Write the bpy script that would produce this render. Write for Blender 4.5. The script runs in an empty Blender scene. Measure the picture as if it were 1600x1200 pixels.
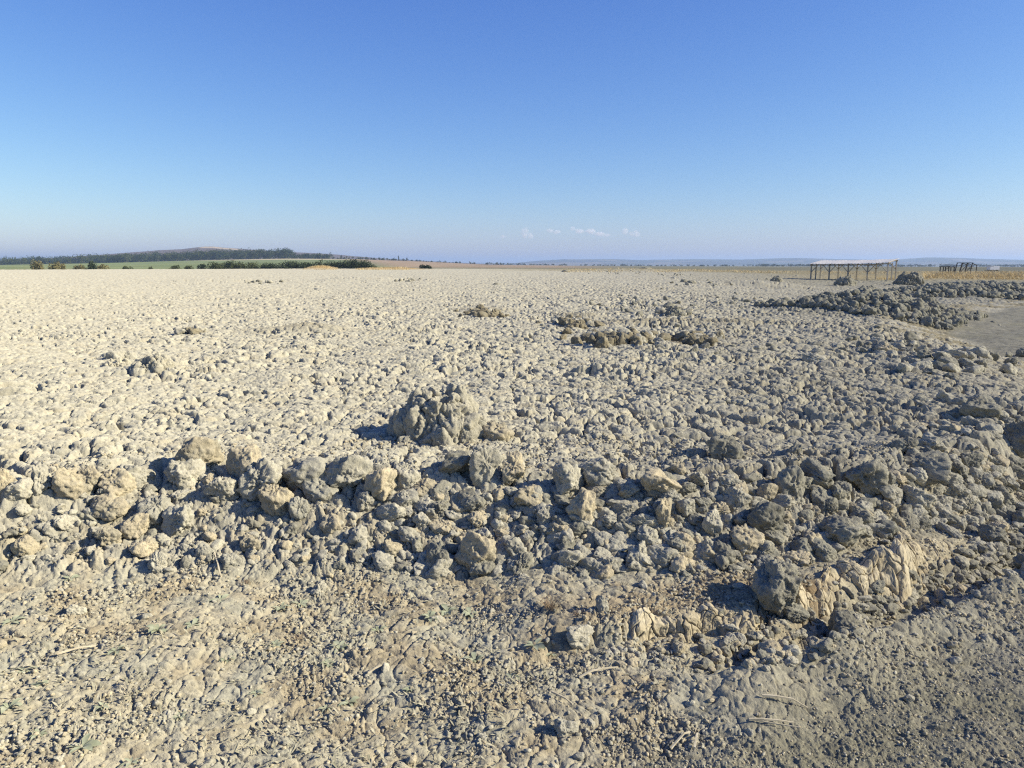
import bpy, bmesh, math, random
import numpy as np

f4 = np.float32
random.seed(7)
RNG = np.random.default_rng(11)
scene = bpy.context.scene
COL = scene.collection
rad = math.radians

# ------------------------------------------------------------------ camera numbers
CAMZ = 1.7
PITCH = rad(8.84)
FPX = 1209.0            # focal length in pixels of the 1600 px wide photograph
HOR = 412.0
SUN_EL, SUN_AZ = 30.0, 100.0   # azimuth clockwise from +Y (view direction)

# ------------------------------------------------------------------ noise (numpy)
def _h(ix, iy, seed, iz=None):
    h = ix.astype(np.int64).astype(np.uint32) * np.uint32(374761393) + iy.astype(np.int64).astype(np.uint32) * np.uint32(668265263)
    if iz is not None:
        h = h + iz.astype(np.int64).astype(np.uint32) * np.uint32(2246822519)
    h = h + np.uint32((seed * 1274126177 + 97) & 0xffffffff)
    h = (h ^ (h >> np.uint32(13))) * np.uint32(1274126177)
    h = (h ^ (h >> np.uint32(15))) * np.uint32(2246822519)
    h = h ^ (h >> np.uint32(16))
    return h
def h01(h):
    return (h & np.uint32(0xffffff)).astype(f4) * f4(1 / 16777216.0)
def rehash(h, k):
    h = (h ^ np.uint32(k * 2654435761 & 0xffffffff)) * np.uint32(2246822519)
    return h ^ (h >> np.uint32(15))

def vnoise2(x, y, seed):
    ix = np.floor(x); iy = np.floor(y)
    fx = (x - ix).astype(f4); fy = (y - iy).astype(f4)
    ix = ix.astype(np.int32); iy = iy.astype(np.int32)
    ux = fx * fx * fx * (fx * (fx * 6 - 15) + 10); uy = fy * fy * fy * (fy * (fy * 6 - 15) + 10)
    def g(dx, dy):
        a = h01(_h(ix + dx, iy + dy, seed)) * f4(6.2831853)
        return np.cos(a) * (fx - dx) + np.sin(a) * (fy - dy)
    a = g(0, 0); b = g(1, 0); c = g(0, 1); d = g(1, 1)
    return ((a + (b - a) * ux) * (1 - uy) + (c + (d - c) * ux) * uy) * f4(1.5)

def fbm2(x, y, seed, octv=3, gain=0.5):
    s = 0; a = 1.0
    for k in range(octv):
        s = s + a * vnoise2(x * 2.03 ** k, y * 2.03 ** k, seed + k * 17)
        a *= gain
    return s

def worley2(x, y, seed, jit=0.9):
    ix = np.floor(x).astype(np.int32); iy = np.floor(y).astype(np.int32)
    fx = (x - ix).astype(f4); fy = (y - iy).astype(f4)
    F1 = np.full(fx.shape, 9., f4); F2 = F1.copy(); ID = np.zeros(fx.shape, np.uint32)
    DX = np.zeros(fx.shape, f4); DY = DX.copy()
    for dy in (-1, 0, 1):
        for dx in (-1, 0, 1):
            h = _h(ix + dx, iy + dy, seed)
            px = dx + 0.5 + (h01(h) - 0.5) * f4(jit) - fx
            py = dy + 0.5 + (h01(rehash(h, 3)) - 0.5) * f4(jit) - fy
            d = px * px + py * py
            n = d < F1
            F2 = np.where(n, F1, np.minimum(F2, d))
            F1 = np.where(n, d, F1); ID = np.where(n, h, ID)
            DX = np.where(n, px, DX); DY = np.where(n, py, DY)
    return np.sqrt(F1), np.sqrt(F2), ID, DX, DY

def vnoise3(p, seed):
    i = np.floor(p).astype(np.int32); f = (p - i).astype(f4)
    u = f * f * (3 - 2 * f)
    r = 0
    for dx in (0, 1):
        for dy in (0, 1):
            for dz in (0, 1):
                v = h01(_h(i[:, 0] + dx, i[:, 1] + dy, seed, i[:, 2] + dz)) * 2 - 1
                w = (u[:, 0] if dx else 1 - u[:, 0]) * (u[:, 1] if dy else 1 - u[:, 1]) * (u[:, 2] if dz else 1 - u[:, 2])
                r = r + v * w
    return r
def fbm3(p, seed, octv=4, gain=0.5):
    s = 0; a = 1.0
    for k in range(octv):
        s = s + a * vnoise3(p * 2.07 ** k + 5.3 * k, seed + 13 * k); a *= gain
    return s
def worley3(p, seed):
    i = np.floor(p).astype(np.int32); f = (p - i).astype(f4)
    F1 = np.full(len(p), 9., f4); F2 = F1.copy(); ID = np.zeros(len(p), np.uint32)
    for dx in (-1, 0, 1):
        for dy in (-1, 0, 1):
            for dz in (-1, 0, 1):
                h = _h(i[:, 0] + dx, i[:, 1] + dy, seed, i[:, 2] + dz)
                q = (dx + .1 + .8 * h01(h) - f[:, 0]) ** 2 + (dy + .1 + .8 * h01(rehash(h, 5)) - f[:, 1]) ** 2 + (dz + .1 + .8 * h01(rehash(h, 9)) - f[:, 2]) ** 2
                n = q < F1
                F2 = np.where(n, F1, np.minimum(F2, q)); F1 = np.where(n, q, F1); ID = np.where(n, h, ID)
    return np.sqrt(F1), np.sqrt(F2), ID

def sstep(a, b, x):
    t = np.clip((x - a) / (b - a), 0, 1)
    return t * t * (3 - 2 * t)
def interp(x, pts):
    return np.interp(x, [p[0] for p in pts], [p[1] for p in pts]).astype(f4)

# ------------------------------------------------------------------ terrain
CREST = [(-6, 4.2), (-3.05, 4.5), (-2.15, 5.0), (-.84, 4.9), (.39, 4.65), (1.08, 4.6), (1.76, 4.8), (2.22, 4.95), (3.34, 5.5), (6, 8.0)]
FOOT = [(-6, 3.6), (-2.7, 3.85), (-.68, 3.9), (.68, 3.9), (1.38, 3.85), (1.76, 4.0), (2.29, 4.35), (3.4, 5.0), (6, 7.6)]
BANK = [(-.3, 3.0), (.2, 3.2), (.6, 3.32), (1.14, 3.42), (1.38, 3.62), (1.76, 3.88), (2.29, 4.22), (2.8, 4.5), (3.4, 4.9), (6, 7.5)]
SHOUL = [(.4, 2.82), (.94, 2.98), (1.44, 3.18), (2.33, 3.72), (2.87, 4.02), (3.6, 4.55), (6, 6.9)]
ROADP = [(-.2, 1.2), (.44, 2.38), (1.15, 2.75), (2.1, 3.22), (3.7, 4.1), (6.4, 6.9), (8.7, 12.2), (9.4, 15), (10.8, 19), (13.8, 24), (19.5, 30.5), (27, 38), (45, 55), (80, 90)]

def road_dist(x, y):
    """signed distance to the road's edge, > 0 on the road"""
    best = np.full(x.shape, 1e9, f4); sg = np.ones(x.shape, f4)
    for (ax, ay), (bx, by) in zip(ROADP[:-1], ROADP[1:]):
        dx, dy = bx - ax, by - ay
        L = dx * dx + dy * dy
        t = np.clip(((x - ax) * dx + (y - ay) * dy) / L, 0, 1)
        ex = x - ax - t * dx; ey = y - ay - t * dy
        d = np.sqrt(ex * ex + ey * ey)
        s = np.where((dx * (y - ay) - dy * (x - ax)) < 0, 1, -1)
        n = d < best
        best = np.where(n, d, best); sg = np.where(n, s, sg)
    return best * sg

BERMS = [  # x, y, radius x, radius y, rotation, height : long low heaps of turned-up clay
    (10.5, 23.0, 2.5, 1.4, -.95, .40), (12.4, 24.2, 2.1, 1.2, .1, .34),
    (24, 41.5, 4.6, 3.6, .3, .50), (28.5, 44.5, 4.6, 3.4, 0, .5),
    (2.9, 17.2, 1.6, .6, 0, .09), (5.0, 17.3, 1.0, .5, .1, .07), (1.7, 19.8, .6, .5, 0, .09), (-.7, 22.5, .8, .6, 0, .08),
    (-4.3, 15.5, 1.0, .5, 0, .12), (4.6, 26.0, .6, .6, 0, .07),
    (20, 62, 4, 2.5, 0, .4), (-12, 62, 3.5, 2.5, 0, .3), (-22, 58, 3.5, 2, 0, .22),
    (23, 150, 7, 4, 0, .4), (-42, 172, 3.2, 4, 0, .75), (-27, 176, 7, 4, 0, .45),
]
L1200 = [(-900, 416), (0, 414), (200, 410), (330, 406.5), (450, 404.3), (560, 405), (640, 407.6), (700, 410.6), (760, 413.6), (900, 415.6), (1600, 417.5), (2400, 417.5)]
L3000 = [(-900, 403), (0, 408), (120, 402), (190, 397), (260, 391.5), (290, 390.3), (310, 388), (325, 386.4), (340, 386.2), (355, 388), (400, 391), (440, 393), (520, 398), (600, 404), (700, 410), (780, 414), (900, 416), (1600, 417), (2400, 417)]
L7000 = [(-900, 408), (0, 410), (600, 412), (780, 413.5), (840, 407.5), (880, 405.5), (950, 405), (1000, 406.5), (1080, 405), (1150, 406), (1200, 404), (1240, 403.5), (1300, 405), (1380, 406.5), (1410, 404.5), (1440, 402.5), (1480, 403), (1530, 405), (1600, 406.5), (2400, 405)]

def base_height(x, y):
    r = np.sqrt(x * x + y * y)
    # plateau
    plat = .36 + .06 * sstep(20, 120, r) * sstep(10, -20, x)
    right = sstep(.15, .42, x / np.maximum(y, .5)) * sstep(14, 60, r)
    plat = plat - .62 * right
    cr = interp(x, CREST); ft = interp(x, FOOT)
    t = np.clip((y - ft) / np.maximum(cr - ft, .15), 0, 1)
    t = t * t * (3 - 2 * t)
    hb = interp(x, [(-.2, 0), (.2, .05), (.6, .08), (1.1, .085), (1.4, .09), (2.2, .08), (2.6, .05), (3.0, .03), (8, .02)])
    bk = interp(x, BANK)
    wob = .09 * vnoise2(x * 1.6, y * 1.6, 77) + .05 * vnoise2(x * 5.3, y * 5.3, 78)
    if float(r.min()) < 6.5:
        wx = x + .03 * vnoise2(x * 9, y * 9, 79)
        F1, F2, ID, DX, DY = worley2(wx * 6.5, y * 5.0 + .2 * wx, 76)
        wob = wob + (.05 * (h01(ID) - .5) - .045 * np.exp(-(F2 - F1) / .07)) * sstep(1.7, 1.2, x)
    lean = .06 + .09 * sstep(1.2, 1.7, x)
    step = np.clip((y - bk + wob + lean) / (lean + .035), 0, 1)
    step = 1 - (1 - step) ** 1.6
    low = hb * step
    z = low + (plat - low) * t
    # crest lip, a little higher than the field
    z = z + .05 * np.exp(-((y - cr - .1) / .35) ** 2)
    # gully and road shoulder
    sh = interp(x, SHOUL)
    gm = sstep(.7, 1.15, x) * sstep(6.5, 4.5, x)
    mid = (bk + sh) / 2; wd = np.maximum((bk - sh) / 2, .08)
    z = z - .10 * gm * np.exp(-(np.abs(y - mid + .3 * wd) / (wd * .75)) ** 4)
    dsh = y - sh + .05 + .10 * vnoise2(x * 2.6, y * 2.6, 81)
    z = z + (.10 + .05 * vnoise2(x * 3.3, y * 3.3, 82)) * sstep(.3, 1, x) * np.where(dsh < 0, np.exp(-(dsh / .22) ** 2), np.exp(-(dsh / .075) ** 2))
    # lip standing on the bank
    rd = road_dist(x, y)
    far = sstep(6.5, 9, y)
    z = z * (1 - far * sstep(-2.2, .3, rd)) + far * sstep(-2.2, .3, rd) * (-.05 - .15 * sstep(30, 80, y))
    for bx, by, sx, sy, ro, h in BERMS:
        c, s = math.cos(ro), math.sin(ro)
        u = ((x - bx) * c + (y - by) * s) / sx; v = (-(x - bx) * s + (y - by) * c) / sy
        z = z + h * np.exp(-(u * u + v * v) ** 1.3)
    # long undulation
    z = z + .05 * vnoise2(x * .55, y * .55, 5) * sstep(5, 9, r) + .03 * vnoise2(x * 1.7, y * 1.7, 6) * (1 - sstep(-.2, .4, rd) * .6)
    z = z + .07 * vnoise2(x * .03, y * .03, 8) * sstep(60, 160, r)
    return z, t, rd, bk, sh, cr, ft

def far_height(x, y):
    az = np.arctan2(x, y)
    az = np.clip(az, -1.0, 1.0)
    px = 800 + FPX * np.tan(az)
    r = np.sqrt(x * x + y * y)
    Y = r * np.cos(az)
    def zl(tab, R):
        return CAMZ + (HOR - interp(px, tab)) / FPX * R * np.cos(az)
    k = [(205, .40 + 0 * px), (330, -4. + 0 * px), (450, CAMZ + (HOR - 418.6) / FPX * 450 * np.cos(az)), (1200, zl(L1200, 1200)),
         (1700, zl(L1200, 1700) - 9 * sstep(760, 600, px)), (3000, zl(L3000, 3000)), (4600, -20. + 0 * px), (7000, zl(L7000, 7000)), (9500, -30. + 0 * px), (14000, 20. + 0 * px)]
    z = k[0][1].copy()
    for (r0, z0), (r1, z1) in zip(k[:-1], k[1:]):
        m = (r >= r0) & (r <= r1)
        t = (r - r0) / (r1 - r0)
        if r0 in (450,):
            s = t
        else:
            s = t * t * (3 - 2 * t)
        z = np.where(m, z0 + (z1 - z0) * s, z)
    z = np.where(r > 14000, 20., z)
    z = z + sstep(260, 600, r) * vnoise2(x * .004, y * .004, 31) * 1.0 * sstep(3000, 500, r)
    z = z + sstep(2400, 3000, r) * fbm2(x * .0035, y * .0035, 32, 3) * 1.6
    return z

_lastid = [None]
def nod(x, y, seed, edge=.3, p=.5):
    F1, F2, ID, DX, DY = worley2(x, y, seed); _lastid[0] = ID
    e = 1 - np.exp(-(F2 - F1) / (edge * .30)); e = e * (.8 + .35 * np.clip(1 - F1, 0, 1))
    hh = h01(ID); tx = h01(rehash(ID, 7)) - .5; ty = h01(rehash(ID, 11)) - .5
    return e, hh, tx * DX + ty * DY, F2 - F1

def detail(x, y, r, t, rd, bk, sh, cr, lod):
    """relief of the ground surface; zones: field, rubble slope, trampled soil, road"""
    vg = sstep(11, 13, y)
    fieldm = sstep(.55, 1.0, t) * sstep(.5 - .8 * vg, -.6 - 2.2 * vg, rd)
    roadm = sstep(-.25, .25, rd)
    soilm = (1 - sstep(.0, .14, t)) * (1 - roadm)
    slopem = np.clip(1 - fieldm - soilm - roadm, 0, 1)
    wx = x + .05 * vnoise2(x * 7, y * 7, 40); wy = y + .05 * vnoise2(x * 7, y * 7, 41)
    big = sstep(-.35, .75, fbm2(x * .8, y * .8, 43, 2) + .55 * sstep(-.5, .4, x / np.maximum(y, 1)) - .28)
    z = 0
    e, hh, tl, g = nod(wx * 5.3, wy * 5.3, 51, .33, .5)
    amp = (fieldm * (.017 + .031 * big) + slopem * .024 + soilm * .008 + roadm * .003)
    z = z + amp * (e * (.35 + .9 * hh * hh) - .35 + .9 * tl)
    hole = sstep(.62, .35, h01(rehash(_lastid[0], 21)) - .45 * big + .12) * sstep(-.5, .3, vnoise2(x * 5.3, y * 5.3, 45))
    z = z - fieldm * (.08 + .12 * big) * hole * np.exp(-(g / .15) ** 2)
    z = z - (fieldm * .012 + slopem * .02 + soilm * .010 * sstep(-.1, .5, vnoise2(x * 1.3, y * 1.3, 44))) * np.exp(-g / .035)
    # places where the crust broke into larger plates
    e, hh, tl, g = nod(wx * 2.7 + 31, wy * 2.7, 58, .25, .5)
    pl = sstep(-.05, .35, fbm2(x * .33, y * .33, 59, 2)) * fieldm
    z = z * (1 - .35 * pl) + pl * (.05 * (e * (.3 + hh) - .5 + tl) - .05 * np.exp(-(g / .08) ** 2))
    if lod >= 1:
        # raised lumps, sparse
        e, hh, tl, g = nod(wx * 2.1 + 9, wy * 2.1, 52, .5, .6)
        z = z + (fieldm * .030 + slopem * .04) * e * sstep(.75, 1, hh) * (.6 + .4 * big)
        e, hh, tl, g = nod(wx * 12.5, wy * 12.5, 53, .35, .5)
        z = z + (fieldm * (.007 + .015 * big) + slopem * .018 + soilm * .007 + roadm * .003) * (e * (.4 + .8 * hh) - .4 + tl)
        z = z - (fieldm * .016 + soilm * .006) * np.exp(-g / .05)
    if lod >= 2:
        wx2 = wx + .012 * vnoise2(x * 30, y * 30, 60); wy2 = wy + .012 * vnoise2(x * 30, y * 30, 61)
        e, hh, tl, g = nod(wx2 * 25, wy2 * 25, 54, .4, .5)
        patch = sstep(-.25, .35, fbm2(x * 1.6, y * 2.2, 47, 3))          # crumbly against smooth places
        z = z + (fieldm * (.004 + .004 * big) + slopem * .016 + soilm * (.002 + .008 * patch) + roadm * .005) * (e * (.3 + hh) - .4 + tl)
        rf = np.abs(fbm2(x * 19, y * 19, 46, 3, .6)); z = z - (.004 * soilm + .006 * slopem) * rf * (.4 + patch)
        z = z + (.008 * soilm + .012 * slopem + .008 * fieldm + .006 * roadm) * fbm2(x * 14, y * 14, 48, 3)
    if lod >= 3:
        e, hh, tl, g = nod(wx2 * 62, wy2 * 62, 55, .45, .5)
        z = z + (fieldm * .003 + slopem * .006 + soilm * (.0015 + .0055 * patch) + roadm * .006) * (e * (.2 + hh) - .4 + tl)
    z = z + roadm * .012 * fbm2(x * 5, y * 5, 49, 2) + roadm * .02 * vnoise2(x * .9, y * .9, 50)
    # the cut bank: cracked blocks
    bm = np.exp(-((y - bk + .04) / .15) ** 2) * sstep(.4, .7, x) * sstep(3.4, 2.6, x) * (lod >= 2)
    if lod >= 2:
        F1, F2, ID, DX, DY = worley2(wx * 9 + .1, wy * 9, 57)
        z = z * (1 - .55 * bm) - bm * .05 * np.exp(-(F2 - F1) / .05) + bm * .02 * (h01(ID) - .5)
    return z, fieldm, soilm, slopem, roadm

def ground_z(x, y):
    x = np.asarray(x, f4); y = np.asarray(y, f4)
    b, t, rd, bk, sh, cr, ft = base_height(x, y)
    return b

def project(px, py, z=None, it=8):
    """point of the ground seen at a place of the photograph"""
    az = (px - 800) / FPX; v = -(py - 600) / FPX
    dx = az; dy = math.cos(PITCH) + v * math.sin(PITCH); dz = -math.sin(PITCH) + v * math.cos(PITCH)
    zz = .2 if z is None else z
    for _ in range(it):
        s = (CAMZ - zz) / -dz
        X, Y = dx * s, dy * s
        if z is None:
            zz = .5 * zz + .5 * float(ground_z(np.array([X]), np.array([Y]))[0])
        else:
            break
    return X, Y, zz

# ------------------------------------------------------------------ object helpers
def tag(o, label=None, cat=None, group=None, kind=None):
    if label: o['label'] = label
    if cat: o['category'] = cat
    if group: o['group'] = group
    if kind: o['kind'] = kind
    return o
def mesh_np(name, V, F, mat=None, smooth=True, cols=None):
    """V (n,3), F (m,k) all faces with k corners"""
    me = bpy.data.meshes.new(name)
    V = np.ascontiguousarray(V, f4); F = np.ascontiguousarray(F, np.int32)
    me.vertices.add(len(V)); me.vertices.foreach_set('co', V.ravel())
    k = F.shape[1]
    me.loops.add(F.size); me.loops.foreach_set('vertex_index', F.ravel())
    me.polygons.add(len(F)); me.polygons.foreach_set('loop_start', np.arange(0, F.size, k, dtype=np.int32))
    me.update(calc_edges=True)
    if smooth:
        me.polygons.foreach_set('use_smooth', np.ones(len(F), bool))
    if cols is not None:
        at = me.attributes.new('tint', 'FLOAT_COLOR', 'POINT')
        c = np.ones((len(V), 4), f4); c[:, :3] = cols
        at.data.foreach_set('color', c.ravel())
    if mat: me.materials.append(mat)
    return me
def obj(name, me, parent=None, loc=(0, 0, 0)):
    o = bpy.data.objects.new(name, me); COL.objects.link(o)
    o.location = loc
    if parent: o.parent = parent
    return o
def empty(name, loc, rz=0):
    o = bpy.data.objects.new(name, None); COL.objects.link(o)
    o.location = loc; o.rotation_euler = (0, 0, rz); o.empty_display_size = .2
    return o

# ------------------------------------------------------------------ materials
def new_mat(name):
    m = bpy.data.materials.new(name); m.use_nodes = True
    nt = m.node_tree
    b = nt.nodes['Principled BSDF']
    b.inputs['Roughness'].default_value = .95
    b.inputs['Specular IOR Level'].default_value = .15
    b.inputs['Diffuse Roughness'].default_value = .6
    return m, nt, b
def N(nt, t, **kw):
    n = nt.nodes.new(t)
    for k, v in kw.items(): setattr(n, k, v)
    return n
def noise(nt, vec, scale, detail=3, rough=.55):
    n = N(nt, 'ShaderNodeTexNoise'); n.inputs['Scale'].default_value = scale
    n.inputs['Detail'].default_value = detail; n.inputs['Roughness'].default_value = rough
    nt.links.new(vec, n.inputs['Vector']); return n.outputs['Fac']
def ramp(nt, fac, stops):
    n = N(nt, 'ShaderNodeValToRGB'); e = n.color_ramp.elements
    e[0].position, e[0].color = stops[0][0], (*stops[0][1], 1)
    e[1].position, e[1].color = stops[-1][0], (*stops[-1][1], 1)
    for p, c in stops[1:-1]:
        k = e.new(p); k.color = (*c, 1)
    nt.links.new(fac, n.inputs['Fac']); return n.outputs['Color']
def mix(nt, a, b, fac, mode='MIX'):
    n = N(nt, 'ShaderNodeMix', data_type='RGBA', blend_type=mode)
    if isinstance(fac, (int, float)): n.inputs['Factor'].default_value = fac
    else: nt.links.new(fac, n.inputs['Factor'])
    for s, v in (('A', a), ('B', b)):
        i = [q for q in n.inputs if q.name == s and q.type == 'RGBA'][0]
        if isinstance(v, tuple): i.default_value = (*v, 1)
        else: nt.links.new(v, i)
    return [q for q in n.outputs if q.type == 'RGBA'][0]
def bump(nt, h, dist, strength, normal=None):
    n = N(nt, 'ShaderNodeBump'); n.inputs['Distance'].default_value = dist; n.inputs['Strength'].default_value = strength
    nt.links.new(h, n.inputs['Height'])
    if normal: nt.links.new(normal, n.inputs['Normal'])
    return n.outputs['Normal']
def world_pos(nt):
    return N(nt, 'ShaderNodeNewGeometry').outputs['Position']

WARM = (.755, .755, .69)
def ground_material():
    m, nt, b = new_mat('dry_mud')
    at = N(nt, 'ShaderNodeAttribute', attribute_name='tint')
    P = world_pos(nt)
    n1 = ramp(nt, noise(nt, P, 9, 5, .65), [(.3, (.80, .79, .77)), (.5, (1, 1, 1)), (.72, (1.14, 1.12, 1.08))])
    n2 = ramp(nt, noise(nt, P, 55, 4, .7), [(.3, (.78, .78, .78)), (.7, (1.2, 1.19, 1.16))])
    c = mix(nt, at.outputs['Color'], n1, 1.0, 'MULTIPLY'); c = mix(nt, c, n2, 1.0, 'MULTIPLY'); c = mix(nt, c, WARM, 1.0, 'MULTIPLY')
    nt.links.new(c, b.inputs['Base Color'])
    n = bump(nt, noise(nt, P, 60, 4, .7), .012, .6)
    n = bump(nt, noise(nt, P, 230, 2, .7), .003, .6, n)
    nt.links.new(n, b.inputs['Normal'])
    return m
def clay_material(name, ca, cb, cc):
    m, nt, b = new_mat(name)
    P = world_pos(nt)
    oi = N(nt, 'ShaderNodeObjectInfo')
    c = ramp(nt, noise(nt, P, 6.5, 4, .6), [(.33, ca), (.5, cb), (.68, cc)])
    v = ramp(nt, oi.outputs['Random'], [(0, (.86, .86, .86)), (1, (1.12, 1.10, 1.07))])
    c = mix(nt, c, v, 1.0, 'MULTIPLY')
    n2 = ramp(nt, noise(nt, P, 48, 4, .7), [(.3, (.78, .78, .78)), (.7, (1.18, 1.17, 1.15))])
    c = mix(nt, c, n2, 1.0, 'MULTIPLY'); c = mix(nt, c, WARM, 1.0, 'MULTIPLY')
    nt.links.new(c, b.inputs['Base Color'])
    n = bump(nt, noise(nt, P, 38, 6, .70), .024, .75)
    n = bump(nt, noise(nt, P, 180, 2, .7), .004, .6, n)
    nt.links.new(n, b.inputs['Normal'])
    return m
M_GROUND = ground_material()
GREY = (.44, .41, .345); PALE = (.53, .495, .41); TAN = (.50, .43, .31); BROWN = (.27, .22, .15)
M_GREY = clay_material('grey_clay', (.43, .41, .35), (.53, .50, .43), (.60, .57, .48))
M_TAN = clay_material('tan_clay', (.47, .43, .34), (.56, .49, .37), (.64, .56, .41))
M_DARK = clay_material('dark_clay', (.28, .265, .225), (.35, .335, .285), (.43, .41, .34))
M_BROWN = clay_material('brown_clay', (.22, .19, .14), (.32, .28, .20), (.44, .40, .31))
def plain(name, c1, c2, scale=8, rough=.8, bmp=0, transl=0):
    m, nt, b = new_mat(name)
    b.inputs['Roughness'].default_value = rough
    P = world_pos(nt)
    nt.links.new(ramp(nt, noise(nt, P, scale, 4), [(.3, c1), (.7, c2)]), b.inputs['Base Color'])
    if bmp: nt.links.new(bump(nt, noise(nt, P, scale * 4, 3), bmp, .6), b.inputs['Normal'])
    if transl:
        t = N(nt, 'ShaderNodeBsdfTranslucent'); t.inputs['Color'].default_value = (*c2, 1)
        mx = N(nt, 'ShaderNodeMixShader'); mx.inputs[0].default_value = transl
        nt.links.new(b.outputs[0], mx.inputs[1]); nt.links.new(t.outputs[0], mx.inputs[2])
        nt.links.new(mx.outputs[0], nt.nodes['Material Output'].inputs['Surface'])
    return m
M_LEAF_DARK = plain('dark_foliage', (.020, .032, .012), (.045, .062, .022), .35)
M_LEAF_MID = plain('olive_foliage', (.045, .058, .02), (.09, .10, .035), .35)
M_LEAF_YEL = plain('yellowing_foliage', (.15, .15, .06), (.24, .20, .09), .5)
M_BARK = plain('bark', (.06, .05, .035), (.12, .10, .075), 3)
M_WOOD = plain('weathered_wood', (.27, .24, .19), (.42, .38, .31), 6)
M_WOOD_LIT = plain('sunlit_wood', (.33, .30, .25), (.46, .42, .36), 6)  # same timber lightened, sunlight on the posts put into the colour
M_WOODD = plain('dark_wood', (.035, .03, .026), (.08, .07, .06), 6)
M_ROOF = plain('grey_sheet_roof', (.46, .43, .38), (.60, .56, .50), 2, .5)
M_WHITE = plain('white_paint', (.70, .71, .72), (.80, .80, .80), 2, .45)
M_RUBBER = plain('black_rubber', (.02, .02, .02), (.04, .04, .04), 6)
M_WEED = plain('grey_green_leaf', (.26, .28, .17), (.42, .43, .30), 30, .7, 0, .2)
M_STRAW = plain('dry_straw', (.40, .34, .22), (.60, .53, .38), 30, .6)
M_BRGRASS = plain('brown_grass', (.20, .14, .08), (.34, .26, .16), 20, .7)
M_GOLD = plain('golden_grass', (.52, .40, .19), (.72, .59, .34), .6, .8)
M_DEADLEAF = plain('dead_leaf', (.20, .19, .12), (.46, .42, .30), 25, .8)

# ------------------------------------------------------------------ the ground sheet
def mixc(c, col, m):
    return c * (1 - m[..., None]) + np.array(col, f4) * m[..., None]

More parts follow.
